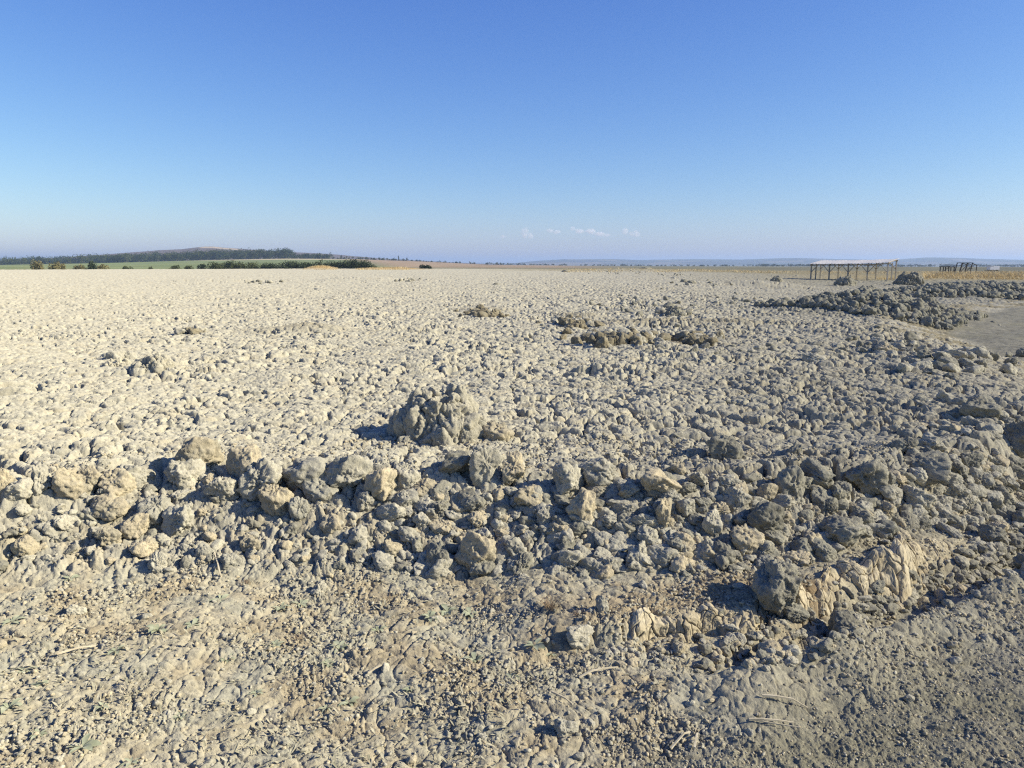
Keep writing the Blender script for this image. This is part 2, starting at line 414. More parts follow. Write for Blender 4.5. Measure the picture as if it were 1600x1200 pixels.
def build_ground():
    A = [np.arange(-180, -60, 4.), np.arange(-60, -42, .5), np.arange(-42, 42, .066), np.arange(42, 60, .5), np.arange(60, 180, 4.)]
    az = np.radians(np.concatenate(A)).astype(np.float64)
    rr = [.12, .3, .6, .9, 1.2, 1.4]
    r = 1.55
    while r < 232:
        rr.append(r)
        if r < 9: r *= 1.0021
        elif r < 16: r *= 1.0027
        elif r < 50: r *= 1.0042
        else: r *= 1.009
    rr = np.array(rr)
    na, nr = len(az), len(rr)
    Z = np.zeros((nr, na), f4); C = np.zeros((nr, na, 3), f4); RD = np.zeros((nr, na), f4)
    X = (rr[:, None] * np.sin(az)[None]).astype(f4); Y = (rr[:, None] * np.cos(az)[None]).astype(f4)
    i = 0
    while i < nr:
        j = min(nr, i + 160)
        x, y = X[i:j], Y[i:j]
        r0 = rr[i]
        lod = 3 if r0 < 7 else 2 if r0 < 16 else 1 if r0 < 70 else 0
        b, t, rd, bk, sh, cr, ft = base_height(x, y)
        rad_ = np.sqrt(x * x + y * y)
        d, fm, sm, lm, rm = detail(x, y, rad_, t, rd, bk, sh, cr, lod)
        z = b + d * (1 - .25 * sstep(15, 60, rad_) * fm)
        Z[i:j] = z; RD[i:j] = rd
        # clay, silt, trampled soil and track colours; shade put into field's right and heaps
        c = np.empty(x.shape + (3,), f4); c[:] = PALE
        n1 = fbm2(x * .5, y * .5, 90, 3); n2 = fbm2(x * 3.1, y * 3.1, 91, 3)
        lr = sstep(.02, .5, x / np.maximum(y, .5) + .12 * n1)
        c = mixc(c, (.385, .36, .30), .85 * lr * fm)  # greyer clay to the right, darkened too for its shaded faces
        c = mixc(c, TAN, .35 * sstep(.1, .6, n2) * fm)
        c = mixc(c, GREY, np.clip(lm, 0, 1) * .8)
        c = mixc(c, TAN, np.clip(lm, 0, 1) * .5 * sstep(-.1, .4, n2))
        soil = np.clip(sm, 0, 1)
        c = mixc(c, (.47, .425, .33), soil)
        c = mixc(c, (.385, .32, .225), soil * .7 * sstep(.0, .55, n2 + .4 * vnoise2(x * .9, y * 1.5, 95)))
        c = mixc(c, (.40, .39, .33), soil * .6 * sstep(.05, .5, -n2))
        c = mixc(c, (.37, .345, .275), soil * .7 * sstep(.3, 1.3, x - .6 * (y - 2.6)))
        bm = np.exp(-((y - bk) / .10) ** 2) * sstep(.35, .7, x) * sstep(3.1, 2.4, x)
        c = mixc(c, (.60, .52, .37), np.clip(bm * 1.0, 0, 1))
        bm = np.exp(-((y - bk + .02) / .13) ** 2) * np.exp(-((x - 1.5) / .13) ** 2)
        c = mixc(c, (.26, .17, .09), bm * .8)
        c = mixc(c, (.40, .315, .21), .75 * np.exp(-((x - .75) / .55) ** 4 - ((y - bk - .22) / .2) ** 4) * sstep(-.5, .3, n2 + .3))
        # stains round the old vents
        for bx, by, sx, sy, ro, h in BERMS[4:9]:
            g = np.exp(-((x - bx) / sx) ** 2 - ((y - by) / sy) ** 2)
            c = mixc(c, (.30, .26, .185), g * .6)
        for bx, by, sx, sy, ro, h in BERMS[:4]:  # heap ground darkened, the shade of the rubble painted in
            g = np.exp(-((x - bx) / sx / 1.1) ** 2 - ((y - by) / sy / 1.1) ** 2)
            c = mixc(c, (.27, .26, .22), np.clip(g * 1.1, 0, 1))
        for bx, by, sx, sy, ro, h in BERMS[14:]:
            g = np.exp(-((x - bx) / sx) ** 2 - ((y - by) / sy) ** 2)
            c = mixc(c, (.45, .30, .12), np.clip(g * 1.6, 0, 1))
        # dry grass verge by the track, track
        verge = sstep(-2.6, -1.0, rd) * sstep(9, 14, y)
        c = mixc(c, (.33, .285, .19), verge * sstep(-.25, .3, n1 + n2 * .5))
        c = mixc(c, (.31, .288, .235), np.clip(rm, 0, 1))
        c = mixc(c, (.22, .205, .165), np.clip(rm, 0, 1) * sstep(-.2, .4, n2) * .7)
        c = mixc(c, (.29, .27, .20), np.clip(rm, 0, 1) * .8 * sstep(0, .5, n1 + .3 * n2))
        # far right: grass land beyond the clay
        gr = sstep(50, 100, rad_ + 12 * n1) * sstep(.12, .42, x / np.maximum(y, .5))
        c = mixc(c, (.33, .30, .22), gr * .8)
        gr = sstep(100, 120, rad_ + 6 * n1) * sstep(.3, .5, x / np.maximum(y, .5))
        c = mixc(c, (.44, .34, .16), gr * .9)
        gr = sstep(135, 160, rad_ + 16 * n1) * sstep(-.08, .1, x / np.maximum(y, .5))
        c = mixc(c, (.33, .28, .17), gr * .9)
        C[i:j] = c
        i = j
    # roll over at the far edge
    fa = sstep(200, 232, np.sqrt(X * X + Y * Y))
    Z = Z * (1 - fa) + fa * (-.2)
    V = np.stack([X, Y, Z], -1).reshape(-1, 3)
    idx = np.arange(nr * na, dtype=np.int32).reshape(nr, na)
    a = idx[:-1]; b_ = idx[1:]
    F = np.stack([a, np.roll(a, -1, 1), np.roll(b_, -1, 1), b_], -1).reshape(-1, 4)[:, ::-1]
    rf = (RD[:-1] > 0).reshape(-1)
    Cf = C.reshape(-1, 3)
    for name, msk in (('ground', ~rf), ('road', rf)):
        Fm = F[msk]
        used = np.zeros(len(V), bool); used[Fm.ravel()] = True
        mp = np.cumsum(used) - 1
        tag(obj(name, mesh_np(name, V[used], mp[Fm], M_GROUND, True, Cf[used])), kind='structure')

def build_far():
    az = np.radians(np.concatenate([np.arange(-180, -44, 4.), np.arange(-44, 44, .08), np.arange(44, 180, 4.)]))
    rr = [222., 226.]
    r = 231.
    while r < 14500:
        rr.append(r); r *= 1.012
    rr = np.array(rr); na, nr = len(az), len(rr)
    X = (rr[:, None] * np.sin(az)[None]).astype(f4); Y = (rr[:, None] * np.cos(az)[None]).astype(f4)
    Z = far_height(X, Y); Z[0] -= 1.6; Z[1] -= 1.0; Z[2] -= .4
    R = np.sqrt(X * X + Y * Y); PX = 800 + FPX * np.tan(np.clip(np.arctan2(X, Y), -1, 1))
    c = np.empty(X.shape + (3,), f4); c[:] = (.17, .155, .09)
    n = fbm2(X * .004, Y * .004, 100, 3); n3 = fbm2(X * .02, Y * .02, 101, 3)
    g = sstep(380, 430, R + 20 * n) * sstep(640, 560, PX + (R - 600) * .12)
    c = mixc(c, (.13, .155, .062), g)
    c = mixc(c, (.17, .17, .08), g * sstep(.0, .6, n3) * .6)
    g = sstep(400, 520, R) * sstep(560, 640, PX + (R - 600) * .12) * sstep(1250, 1180, R) * sstep(1000, 850, PX)
    c = mixc(c, (.26, .19, .12), g)
    g = sstep(1020, 1060, R + 30 * n) * sstep(1230, 1190, R) * sstep(260, 420, PX) * sstep(600, 500, PX)
    c = mixc(c, (.36, .30, .18), g)
    g = sstep(1700, 2100, R) * sstep(4600, 3600, R)
    c = mixc(c, (.10, .075, .06), g)
    g = sstep(2640, 2680, R) * sstep(2800, 2760, R) * sstep(315, 325, PX) * sstep(385, 375, PX)
    c = mixc(c, (.34, .27, .18), g)
    g = sstep(5000, 5600, R)
    c = mixc(c, (.06, .06, .045), g); c = mixc(c, (.16, .13, .09), g * sstep(.05, .12, fbm2(X * .0022, Y * .0012, 105, 2)))
    c = mixc(c, (.05, .065, .035), g * sstep(.0, .25, fbm2(X * .0015, Y * .003, 106, 3)) * .8)
    V = np.stack([X, Y, Z], -1).reshape(-1, 3)
    idx = np.arange(nr * na, dtype=np.int32).reshape(nr, na)
    a = idx[:-1]; b_ = idx[1:]
    F = np.stack([a, np.roll(a, -1, 1), np.roll(b_, -1, 1), b_], -1).reshape(-1, 4)[:, ::-1]
    Cf = c.reshape(-1, 3)
    m, nt, b = new_mat('countryside')
    at = N(nt, 'ShaderNodeAttribute', attribute_name='tint')
    v = ramp(nt, noise(nt, world_pos(nt), .02, 5, .6), [(.3, (.8, .8, .8)), (.7, (1.2, 1.2, 1.2))])
    nt.links.new(mix(nt, at.outputs['Color'], v, 1.0, 'MULTIPLY'), b.inputs['Base Color'])
    rm = np.broadcast_to(rr[:-1, None], (nr - 1, na)).reshape(-1)
    for name, msk in (('farmland', rm < 1500), ('hills', rm >= 1500)):
        Fm = F[msk]; used = np.zeros(len(V), bool); used[Fm.ravel()] = True; mp = np.cumsum(used) - 1
        tag(obj(name, mesh_np(name, V[used], mp[Fm], m, True, Cf[used])), kind='structure')

# ------------------------------------------------------------------ clods
_ico = {}
def ico(level):
    if level not in _ico:
        bm = bmesh.new(); bmesh.ops.create_icosphere(bm, subdivisions=level, radius=1)
        V = np.array([v.co[:] for v in bm.verts], f4); F = np.array([[v.index for v in f.verts] for f in bm.faces], np.int32)
        bm.free(); V /= np.linalg.norm(V, axis=1, keepdims=True)
        _ico[level] = (V, F)
    return _ico[level]

def clod_shape(D, seed, nodule=.16, fine=True, nf=3.0):
    rg = np.random.default_rng(seed)
    n = rg.normal(size=(rg.integers(8, 14), 3)); n /= np.linalg.norm(n, axis=1, keepdims=True)
    d = rg.uniform(.46, .9, len(n))
    Dw = D + .15 * np.stack([fbm3(D * 2.2 + 7 * k, seed + 3 * k, 3) for k in range(3)], 1)
    Dw = Dw / np.linalg.norm(Dw, axis=1, keepdims=True)
    dots = Dw @ n.T
    inv = np.where(dots > .05, dots / d, 0.) ** 22
    r = (inv.sum(1) + 1.0) ** (-1 / 22.)
    up = rg.normal(size=3); up /= np.linalg.norm(up)
    crust = sstep(-.15, .45, D @ up + .5 * vnoise3(D * 1.7 + 2, seed + 5))
    F1, F2, ID = worley3(D * nf + rg.uniform(0, 9, 3), seed)
    e = np.clip((F2 - F1) / .4, 0, 1) ** .5
    r = r + crust * nodule * (e * (.4 + .6 * h01(ID)) - .5)
    r = r + .16 * fbm3(D * 1.5 + 4, seed + 8, 3)
    q = fbm3(D * 2.6 + 9, seed + 12, 4, .6); r = r - .10 * np.abs(q) + .04
    if fine:
        F1, F2, ID = worley3(D * nf * 2.4 + 3, seed + 1)
        e = np.clip((F2 - F1) / .4, 0, 1) ** .5
        r = r + (.12 + .88 * crust) * nodule * .5 * (e * (.4 + .6 * h01(ID)) - .5)
        F1, F2, ID = worley3(D * nf * 5.5 + 1, seed + 2)
        r = r + (.3 + .7 * crust) * nodule * .16 * (np.clip((F2 - F1) / .4, 0, 1) ** .5 - .5)
        r = r + .035 * fbm3(D * 7, seed + 9, 4, .6)
        # open cracks
        F1, F2, ID = worley3(Dw * 1.7 + 11, seed + 4)
        r = r - .07 * np.exp(-(F2 - F1) / .03)
    return (D * r[:, None]).astype(f4)

NPROTO = 18
def protos(level):
    D, F = ico(level)
    return [clod_shape(D, 100 + k, .07 + .11 * ((k * 7) % 5) / 4, True, 2.3 + (k % 4) * .5) for k in range(NPROTO)], F

# hero clods read off the photograph: px, base py, width, height (photo pixels), material, words
CLODS = [
 (30, 776, 36, 32, 'g', 0), (66, 772, 38, 46, 'g', 0), (112, 777, 56, 46, 't', 0), (142, 762, 34, 34, 't', 0), (184, 773, 50, 40, 't', 0),
 (214, 758, 46, 36, 'g', 0), (287, 764, 56, 50, 'g', 0), (315, 738, 64, 62, 't', 0), (386, 756, 58, 60, 't', 0), (349, 782, 46, 48, 'g', 0),
 (410, 782, 70, 62, 'g', 0), (432, 802, 46, 56, 't', 0), (480, 762, 68, 52, 'g', 0), (502, 778, 48, 36, 'g', 0), (545, 766, 66, 56, 'g', 0), (601, 780, 52, 54, 't', 0),
 (637, 762, 38, 46, 'g', 0), (247, 821, 42, 52, 'g', 0), (283, 836, 50, 50, 'g', 0), (217, 841, 46, 42, 't', 0), (229, 869, 40, 32, 't', 0),
 (173, 856, 42, 32, 't', 0), (249, 894, 30, 30, 'g', 0), (41, 868, 32, 30, 't', 0), (176, 808, 50, 36, 't', 0), (12, 770, 30, 40, 't', 0),
 (710, 746, 56, 40, 'd', 0), (759, 757, 44, 64, 'g', 0), (804, 754, 44, 48, 't', 0), (826, 790, 46, 36, 't', 0), (888, 776, 52, 52, 'g', 0),
 (663, 775, 36, 28, 't', 0), (635, 792, 36, 30, 'g', 0), (570, 797, 32, 30, 'g', 0), (940, 756, 62, 42, 'g', 0), (1025, 773, 66, 42, 't', 0),
 (1058, 746, 36, 26, 't', 0), (980, 774, 32, 26, 'g', 0), (687, 891, 36, 42, 'd', 0), (740, 896, 62, 66, 't', 0), (807, 876, 42, 36, 'g', 0),
 (888, 892, 40, 34, 'g', 0), (912, 818, 46, 56, 't', 0), (1036, 830, 32, 56, 't', 0), (1074, 804, 32, 30, 'g', 0), (999, 886, 32, 42, 'g', 0),
 (950, 893, 36, 30, 'g', 0), (1131, 727, 46, 48, 'd', 0), (1244, 722, 26, 30, 'd', 0), (1236, 780, 46, 48, 'd', 0), (1276, 753, 46, 32, 'd', 0),
 (1349, 764, 60, 50, 'd', 0), (1446, 750, 76, 46, 'd', 0), (1414, 708, 34, 28, 'd', 0), (1452, 706, 40, 26, 'g', 0), (1517, 734, 32, 30, 'd', 0),
 (1199, 786, 30, 32, 't', 0), (1195, 836, 58, 58, 'd', 0), (1163, 860, 48, 44, 't', 0), (1191, 872, 38, 26, 'd', 0), (1112, 838, 28, 42, 'g', 0),
 (1307, 786, 32, 30, 'd', 0), (1292, 806, 34, 30, 'd', 0), (1390, 785, 42, 34, 'g', 0), (1427, 790, 46, 34, 'g', 0), (1311, 846, 66, 38, 'd', 0),
 (1255, 868, 36, 26, 'd', 0), (1283, 872, 42, 28, 'd', 0), (1324, 986, 46, 42, 'd', 0), (1548, 845, 40, 26, 'd', 0), (1210, 1022, 42, 32, 't', 0),
 (1530, 660, 50, 42, 'd', 0), (1592, 708, 54, 50, 'd', 0), (1495, 660, 30, 22, 'd', 0), (778, 690, 44, 34, 't', 0), (640, 690, 36, 32, 'g', 0),
 (1385, 556, 34, 20, 't', 0), (1425, 552, 22, 16, 'd', 0), (1600, 560, 20, 16, 'd', 0), (1105, 868, 26, 28, 'g', 0), (1150, 790, 34, 34, 'g', 0),
 (1060, 868, 30, 26, 'd', 0), (850, 820, 34, 30, 'g', 0), (470, 812, 30, 36, 'g', 0), (520, 830, 34, 26, 't', 0), (560, 850, 32, 28, 'g', 0),
 (320, 872, 26, 24, 'g', 0), (360, 890, 30, 26, 'g', 0), (390, 860, 34, 26, 't', 0), (100, 830, 30, 26, 'g', 0), (610, 868, 36, 28, 't', 0),
 (660, 830, 30, 28, 'g', 0), (1345, 820, 34, 26, 'd', 0), (1470, 800, 30, 24, 'g', 0), (1510, 790, 26, 22, 'g', 0), (1385, 835, 24, 18, 'd', 0),
 (940, 960, 22, 30, 'g', 0), (905, 1005, 46, 30, 'g', 0), (120, 960, 26, 18, 'g', 0), (500, 930, 26, 22, 'g', 0), (1370, 925, 30, 20, 'd', 0), (1420, 905, 26, 20, 'd', 0),
 (1240, 965, 40, 26, 'd', 0), (1060, 1020, 24, 18, 't', 0), (1140, 1010, 26, 20, 'g', 0), (1290, 1015, 26, 16, 'd', 0), (880, 1150, 36, 30, 'g', 0),
]
M_HEAP_SHADE = clay_material('shaded_heap_clay', (.24, .23, .19), (.32, .31, .26), (.42, .40, .34))  # darker clay copy, carrying the shade of the heaps' faces in its colour
MATS = {'h': M_HEAP_SHADE, 'g': M_GREY, 't': M_TAN, 'd': M_DARK, 'b': M_BROWN}

def depth_of(X, Y, Z):
    return Y * math.cos(PITCH) - (Z - CAMZ) * math.sin(PITCH)

def in_poly(x, y, P):
    c = False; j = len(P) - 1
    for i in range(len(P)):
        if (P[i][1] > y) != (P[j][1] > y) and x < (P[j][0] - P[i][0]) * (y - P[i][1]) / (P[j][1] - P[i][1]) + P[i][0]:
            c = not c
        j = i
    return c

def collect_clods():
    L = []
    for px, py, w, h, m, _ in CLODS:
        X, Y, Z = project(px, py - .18 * h)
        D = depth_of(X, Y, Z)
        s = D / FPX
        L.append(dict(x=X, y=Y, z=Z + h * s * .28, sx=w * s / 2 * 1.08, sy=w * s / 2, sz=h * s / 2 * 1.12, m=m, hero=True, px=px, py=py - h / 2))
    pts = [(c['px'], c['py']) for c in L]
    R = random.Random(5)
    def add(px, py, wpx, m, flat=.85, sink=.12, world=None):
        X, Y, Z = project(px, py)
        D = depth_of(X, Y, Z); s = (world if world else wpx * D / FPX) / 2
        k = R.uniform(.75, 1.25)
        if Y > 7 and float(road_dist(np.array([X]), np.array([Y]))[0]) > -.3 and R.random() < .93: return
        if .4 < X < 2.5 and Y < 6 and -.16 < Y - float(interp(np.array([X]), BANK)[0]) < .08 and R.random() < .6: return
        L.append(dict(x=X, y=Y, z=Z + s * sink, sx=s * k, sy=s / k, sz=s * R.uniform(.65, 1.05) * flat, m=m, hero=False, px=px, py=py))
    # tumbled slope below the crest
    SL = [(0, 765), (300, 745), (600, 765), (900, 765), (1150, 740), (1300, 745), (1600, 720), (1600, 790), (1480, 830), (1320, 862), (1190, 895), (900, 900), (600, 890), (350, 880), (0, 880)]
    n = 0
    while n < 1500:
        px, py = R.uniform(-60, 1660), R.uniform(690, 905)
        if not in_poly(px, py, SL) and not (px < 0 or px > 1600): continue
        n += 1
        k = R.random()
        w = 13 + 36 * k ** 2.3 if px > 600 else 9 + 26 * k ** 3.2
        m = R.choice('gggtd') if px < 1050 else R.choice('ggddt')
        add(px, py, w * (.75 + .25 * (py - 690) / 200), m)
    for _ in range(520):
        px, py = R.uniform(1440, 1700), R.uniform(625, 835)
        add(px, py, 9 + 24 * R.random() ** 2.4, R.choice('ggdt'), .85)
    # scattered on the near soil, the gully and the shoulder
    for _ in range(420):
        px, py = R.uniform(-40, 1640), R.uniform(880, 1200)
        if px > 1000 and py > 1200 - (px - 1000) * .25: continue
        add(px, py, R.uniform(7, 10) + 16 * R.random() ** 5, R.choice('ggt'), .8)
    for _ in range(420):
        px = R.uniform(1090, 1600); py = interp(np.array([px]), [(1090, 1010), (1300, 970), (1420, 920), (1600, 850)])[0] + R.gauss(0, 17)
        add(px, py, R.uniform(8, 26), R.choice('ddg'), .85)
    for _ in range(170):
        X = R.uniform(.6, 2.7); Y = float(interp(np.array([X]), BANK)[0]) - (.12 if X < 1.2 else .21) + R.gauss(0, .035)
        z = float(ground_z(np.array([X]), np.array([Y]))[0]); D = depth_of(X, Y, z)
        hx = 800 + X / D * FPX; hy = 600 - ((z - CAMZ) * math.cos(PITCH) + Y * math.sin(PITCH)) / D * FPX
        add(hx, hy, 8 + 20 * R.random() ** 2.5, R.choice('tgd'), .85)
    for _ in range(140):
        px = R.uniform(950, 1240); py = 1022 + R.gauss(0, 12) - (px - 950) * .02
        add(px, py, R.uniform(7, 20), R.choice('tg'), .85)
    # the field close behind the crest and its right side
    for _ in range(420):
        px, py = R.uniform(0, 1620), 560 + 170 * R.random()
        if R.random() > .08 + .9 * (px / 1600) ** 1.4: continue
        add(px, py, (6 + 12 * R.random() ** 2) * (.5 + .5 * (py - 560) / 170), 'g' if px < 1000 else R.choice('gdd'), .8, .05)
    # heaps far right
    Z1 = [(1190, 476), (1240, 452), (1340, 458), (1455, 478), (1450, 502), (1360, 530), (1290, 515), (1225, 500)]
    Z2 = [(1390, 458), (1435, 440), (1560, 440), (1602, 466), (1560, 490), (1480, 486), (1430, 472)]
    for (bx, by, sx, sy, ro, h), nn, ws in zip(BERMS[:4], (950, 420, 1000, 700), ((.12, .40), (.12, .32), (.16, .55), (.16, .5))):
        for _ in range(nn):
            a = R.uniform(0, 6.283); q = 1.25 * R.random() ** .55 * (1 + .18 * math.sin(3 * a + bx))
            u, v = q * sx * math.cos(a), q * sy * math.sin(a)
            X = bx + u * math.cos(ro) - v * math.sin(ro); Y = by + u * math.sin(ro) + v * math.cos(ro)
            z = float(ground_z(np.array([X]), np.array([Y]))[0]); D = depth_of(X, Y, z); k = R.uniform(.75, 1.25)
            w_ = R.uniform(*ws) * (.55 + .45 * R.random()) / 2
            L.append(dict(x=X, y=Y, z=z + w_ * .35, sx=w_ * k, sy=w_ / k, sz=w_ * R.uniform(.75, 1.2), m=R.choice('hhhhd'), hero=False, px=800 + X / D * FPX, py=600 - ((z - CAMZ) * math.cos(PITCH) + Y * math.sin(PITCH)) / D * FPX))
    for cx, cy, rx, ry, nn in ((760, 491, 34, 6, 40), (893, 506, 34, 7, 50), (965, 530, 56, 9, 130), (1090, 532, 40, 7, 70), (1058, 488, 24, 7, 30), (1385, 545, 60, 12, 50), (640, 438, 26, 3, 26), (985, 425, 40, 3, 40), (1060, 430, 30, 3, 20), (1000, 478, 90, 14, 50), (300, 520, 20, 4, 14), (190, 562, 30, 5, 8), (400, 442, 26, 2, 14), (1140, 470, 40, 8, 30), (1500, 560, 90, 30, 50)):
        for _ in range(nn):
            add(cx + rx * R.gauss(0, .55), cy + ry * R.gauss(0, .55), 0, R.choice('bbg') if cx in (760, 893, 965, 1090, 300) else ('g' if cx == 190 else R.choice('dg')), .9, .3, world=R.uniform(.10, .30) * (1.3 if cy < 450 else 1))
    for _ in range(300):
        px = R.uniform(1000, 1600); py = 428 + 130 * R.random() ** 1.2
        add(px, py, 0, 'd' if R.random() < .5 else 'g', .8, .05, world=R.uniform(.08, .22) * (1 + (py < 450)))
    for _ in range(120):
        px = R.uniform(0, 1100); py = 432 + 110 * R.random()
        add(px, py, 0, 'g', .8, .05, world=R.uniform(.08, .17))
    return L

LAND = [(690, 640, 'the cratered mound'), (230, 565, 'the black-holed mound'), (315, 710, 'the tall tan crest clod'), (112, 755, 'the broad left tan clod'),
        (420, 765, 'the big leaning crest clod'), (249, 880, 'the round slope-foot clod'), (545, 740, 'the pitted crest clod'), (710, 727, 'the block with a shaded front'),
        (888, 750, 'the rounded crest clod'), (740, 868, 'the large slope-foot clod'), (1025, 752, 'the wide tan crest clod'), (1163, 838, 'the square tan clod'),
        (1221, 912, 'the gully boulder'), (1446, 727, 'the long block on the right crest'), (1385, 840, 'the raised yellow slab'), (1530, 645, 'the lone dark clod'),
        (1349, 740, 'the shaded crest block'), (1324, 968, 'the gully clod'), (960, 530, 'the brown vent heap'), (1300, 490, 'the long rubble heap'), (1490, 465, 'the far dark heap'), (862, 945, 'the brown grass tuft'), (600, 1000, 'the trampled tan soil')]

def label_clods(L):
    out = {}
    cw = {'h': 'dark', 'g': 'pale', 't': 'tan', 'd': 'dark', 'b': 'brown'}
    for c in L:
        w = c['sx'] * 2 * FPX / c['D']
        siz = 'very large' if w > 58 else 'large' if w > 44 else 'medium' if w > 33 else 'smallish' if w > 24 else 'small'
        a = c['sz'] / max(c['sx'], c['sy'])
        sh = 'upright' if a > 1.15 else 'blocky' if a > .92 else 'rounded' if a > .78 else 'flattish'
        ax, ay, nm = min(LAND, key=lambda l: (l[0] - c['px']) ** 2 + (2 * (l[1] - c['py'])) ** 2 + (1e9 if (l[0] - c['px']) ** 2 + (l[1] - c['py']) ** 2 < 200 else 0))
        dx, dy = c['px'] - ax, c['py'] - ay
        rel = ('close ' if abs(dx) < 45 else '') + ('left of' if dx < 0 else 'right of') if abs(dx) > 1.3 * abs(dy) else ('behind' if dy < 0 else 'before')
        out.setdefault(f"{siz} {sh} {cw[c['m']]} clod {rel} {nm}", []).append(c)
    for k, cs in out.items():
        if len(cs) == 1: cs[0]['label'] = k; continue
        cs.sort(key=lambda c: c['px'])
        n = len(cs)
        words = ['leftmost', 'second', 'third', 'fourth', 'fifth', 'sixth', 'seventh', 'eighth']
        for i, c in enumerate(cs):
            pos = 'rightmost' if i == n - 1 else words[min(i, 7)] + (' from left' if 0 < i else '')
            c['label'] = f"{pos} {k}"

def build_clods():
    L = collect_clods()
    for c in L:
        c['D'] = depth_of(c['x'], c['y'], c['z'])
        c['ap'] = max(c['sx'], c['sz']) / c['D'] + (1 if c['hero'] else 0)
        c['k'] = random.randrange(NPROTO)
        c['rot'] = (random.uniform(-.5, .5) + random.choice((0, math.pi)), random.uniform(-.5, .5), random.uniform(0, 6.28))
    # keep the window of the big mound free
    L = [c for c in L if c['hero'] or not (612 < c['px'] < 762 and 588 < c['py'] < 695)]
    L.sort(key=lambda c: -c['ap'])
    ind, rest = L[:300], L[300:]
    label_clods(ind)
    P5, F5 = protos(5)
    meshes = {}
    for c in ind:
        key = (c['k'], c['m'])
        if key not in meshes:
            meshes[key] = mesh_np('clay_clod', P5[c['k']], F5, MATS[c['m']])
        o = obj('clay_clod', meshes[key], None, (c['x'], c['y'], c['z']))
        o.rotation_euler = c['rot'] if not c['hero'] else (random.uniform(-.25, .25), random.uniform(-.25, .25), c['rot'][2])
        o.scale = (c['sx'] * 1.12, c['sy'] * 1.12, c['sz'] * 1.12)
        tag(o, c['label'], 'clod', 'clay clods tumbled over the slope, the field and the gully')
    # the countless remainder
    P2, F2 = protos(2); P3, F3 = protos(3); P4, F4_ = protos(4)
    def rotm(r):
        cx, sx, cy, sy, cz, sz = math.cos(r[0]), math.sin(r[0]), math.cos(r[1]), math.sin(r[1]), math.cos(r[2]), math.sin(r[2])
        Rx = np.array([[1, 0, 0], [0, cx, -sx], [0, sx, cx]]); Ry = np.array([[cy, 0, sy], [0, 1, 0], [-sy, 0, cy]]); Rz = np.array([[cz, -sz, 0], [sz, cz, 0], [0, 0, 1]])
        return (Rz @ Ry @ Rx).astype(f4)
    me_V, me_F, me_M = [], [], []; off = 0
    order = ['g', 't', 'd', 'b', 'h']
    for c in rest:
        w = c['sx'] * 2 * 774 / c['D']
        P, F = (P4, F4_) if w > 11 else (P3, F3) if w > 4.5 else (P2, F2)
        V = P[c['k']] * np.array([c['sx'], c['sy'], c['sz']], f4) @ rotm(c['rot']).T + np.array([c['x'], c['y'], c['z']], f4)
        me_V.append(V); me_F.append(F + off); me_M.append(np.full(len(F), order.index(c['m']), np.int32)); off += len(V)
    me = mesh_np('clay_rubble', np.concatenate(me_V), np.concatenate(me_F))
    for k in order: me.materials.append(MATS[k])
    me.polygons.foreach_set('material_index', np.concatenate(me_M))
    tag(obj('clay_rubble', me), 'small clay lumps strewn between the larger clods and over the far heaps', 'rubble', None, 'stuff')

def build_crumbs():
    """small crumbs of dry soil on the near ground and the track"""
    D1, F1 = ico(1); D2, F2 = ico(2)
    S1 = [clod_shape(D1, 300 + k, .25, False) * np.array([1.2, .85, .7 + .05 * k], f4) for k in range(8)]
    n = 95000
    # by area on the near ground
    rg = np.random.default_rng(3)
    r = 1.7 * (6.0 / 1.7) ** (rg.random(n) ** .8); a = np.radians(rg.uniform(-42, 42, n))
    x = (r * np.sin(a)).astype(f4); y = (r * np.cos(a)).astype(f4)
    dens = fbm2(x * 1.6, y * 2.2, 47, 3)
    keep = rg.random(n) < np.clip(.30 + .30 * sstep(.2, 1.0, x) + 1.5 * dens, .12, 1)
    x, y, r = x[keep], y[keep], r[keep]
    b, t, rd, bk, sh, cr, ft = base_height(x, y)
    d, *_ = detail(x, y, r, t, rd, bk, sh, cr, 3)
    z = b + d
    s = (.0022 + .0085 * rg.random(len(x)) ** 4.0) * (1 + .12 * r)
    s = np.where(rd > 0, s * .62, s)
    Vs, Fs = [], []; off = 0; Ms = []
    nv = len(D1)
    for k in range(8):
        m = np.arange(len(x)) % 8 == k
        q = m.sum()
        if not q: continue
        ang = rg.uniform(0, 6.28, q); c_, s_ = np.cos(ang), np.sin(ang)
        base = S1[k]
        sx = s[m] * rg.uniform(.7, 1.3, q); sy = s[m] * rg.uniform(.7, 1.3, q); sz = s[m] * rg.uniform(.6, 1.0, q)
        vx = base[None, :, 0] * sx[:, None]; vy = base[None, :, 1] * sy[:, None]; vz = base[None, :, 2] * sz[:, None]
        V = np.stack([vx * c_[:, None] - vy * s_[:, None] + x[m][:, None], vx * s_[:, None] + vy * c_[:, None] + y[m][:, None], vz + z[m][:, None] + sz[:, None] * .35], -1)
        F = F1[None] + (np.arange(q) * nv)[:, None, None] + off
        Vs.append(V.reshape(-1, 3)); Fs.append(F.reshape(-1, 3)); off += q * nv
        Ms.append(np.repeat((rg.random(q) * 2.4).astype(np.int32), len(F1)))
    me = mesh_np('soil_crumbs', np.concatenate(Vs), np.concatenate(Fs), M_GREY, False)
    me.materials.append(M_TAN); me.materials.append(M_DARK)
    me.polygons.foreach_set('material_index', np.concatenate(Ms))
    tag(obj('soil_crumbs', me), 'fine crumbs of dry clay scattered on the trampled ground and the track', 'crumbs', None, 'stuff')

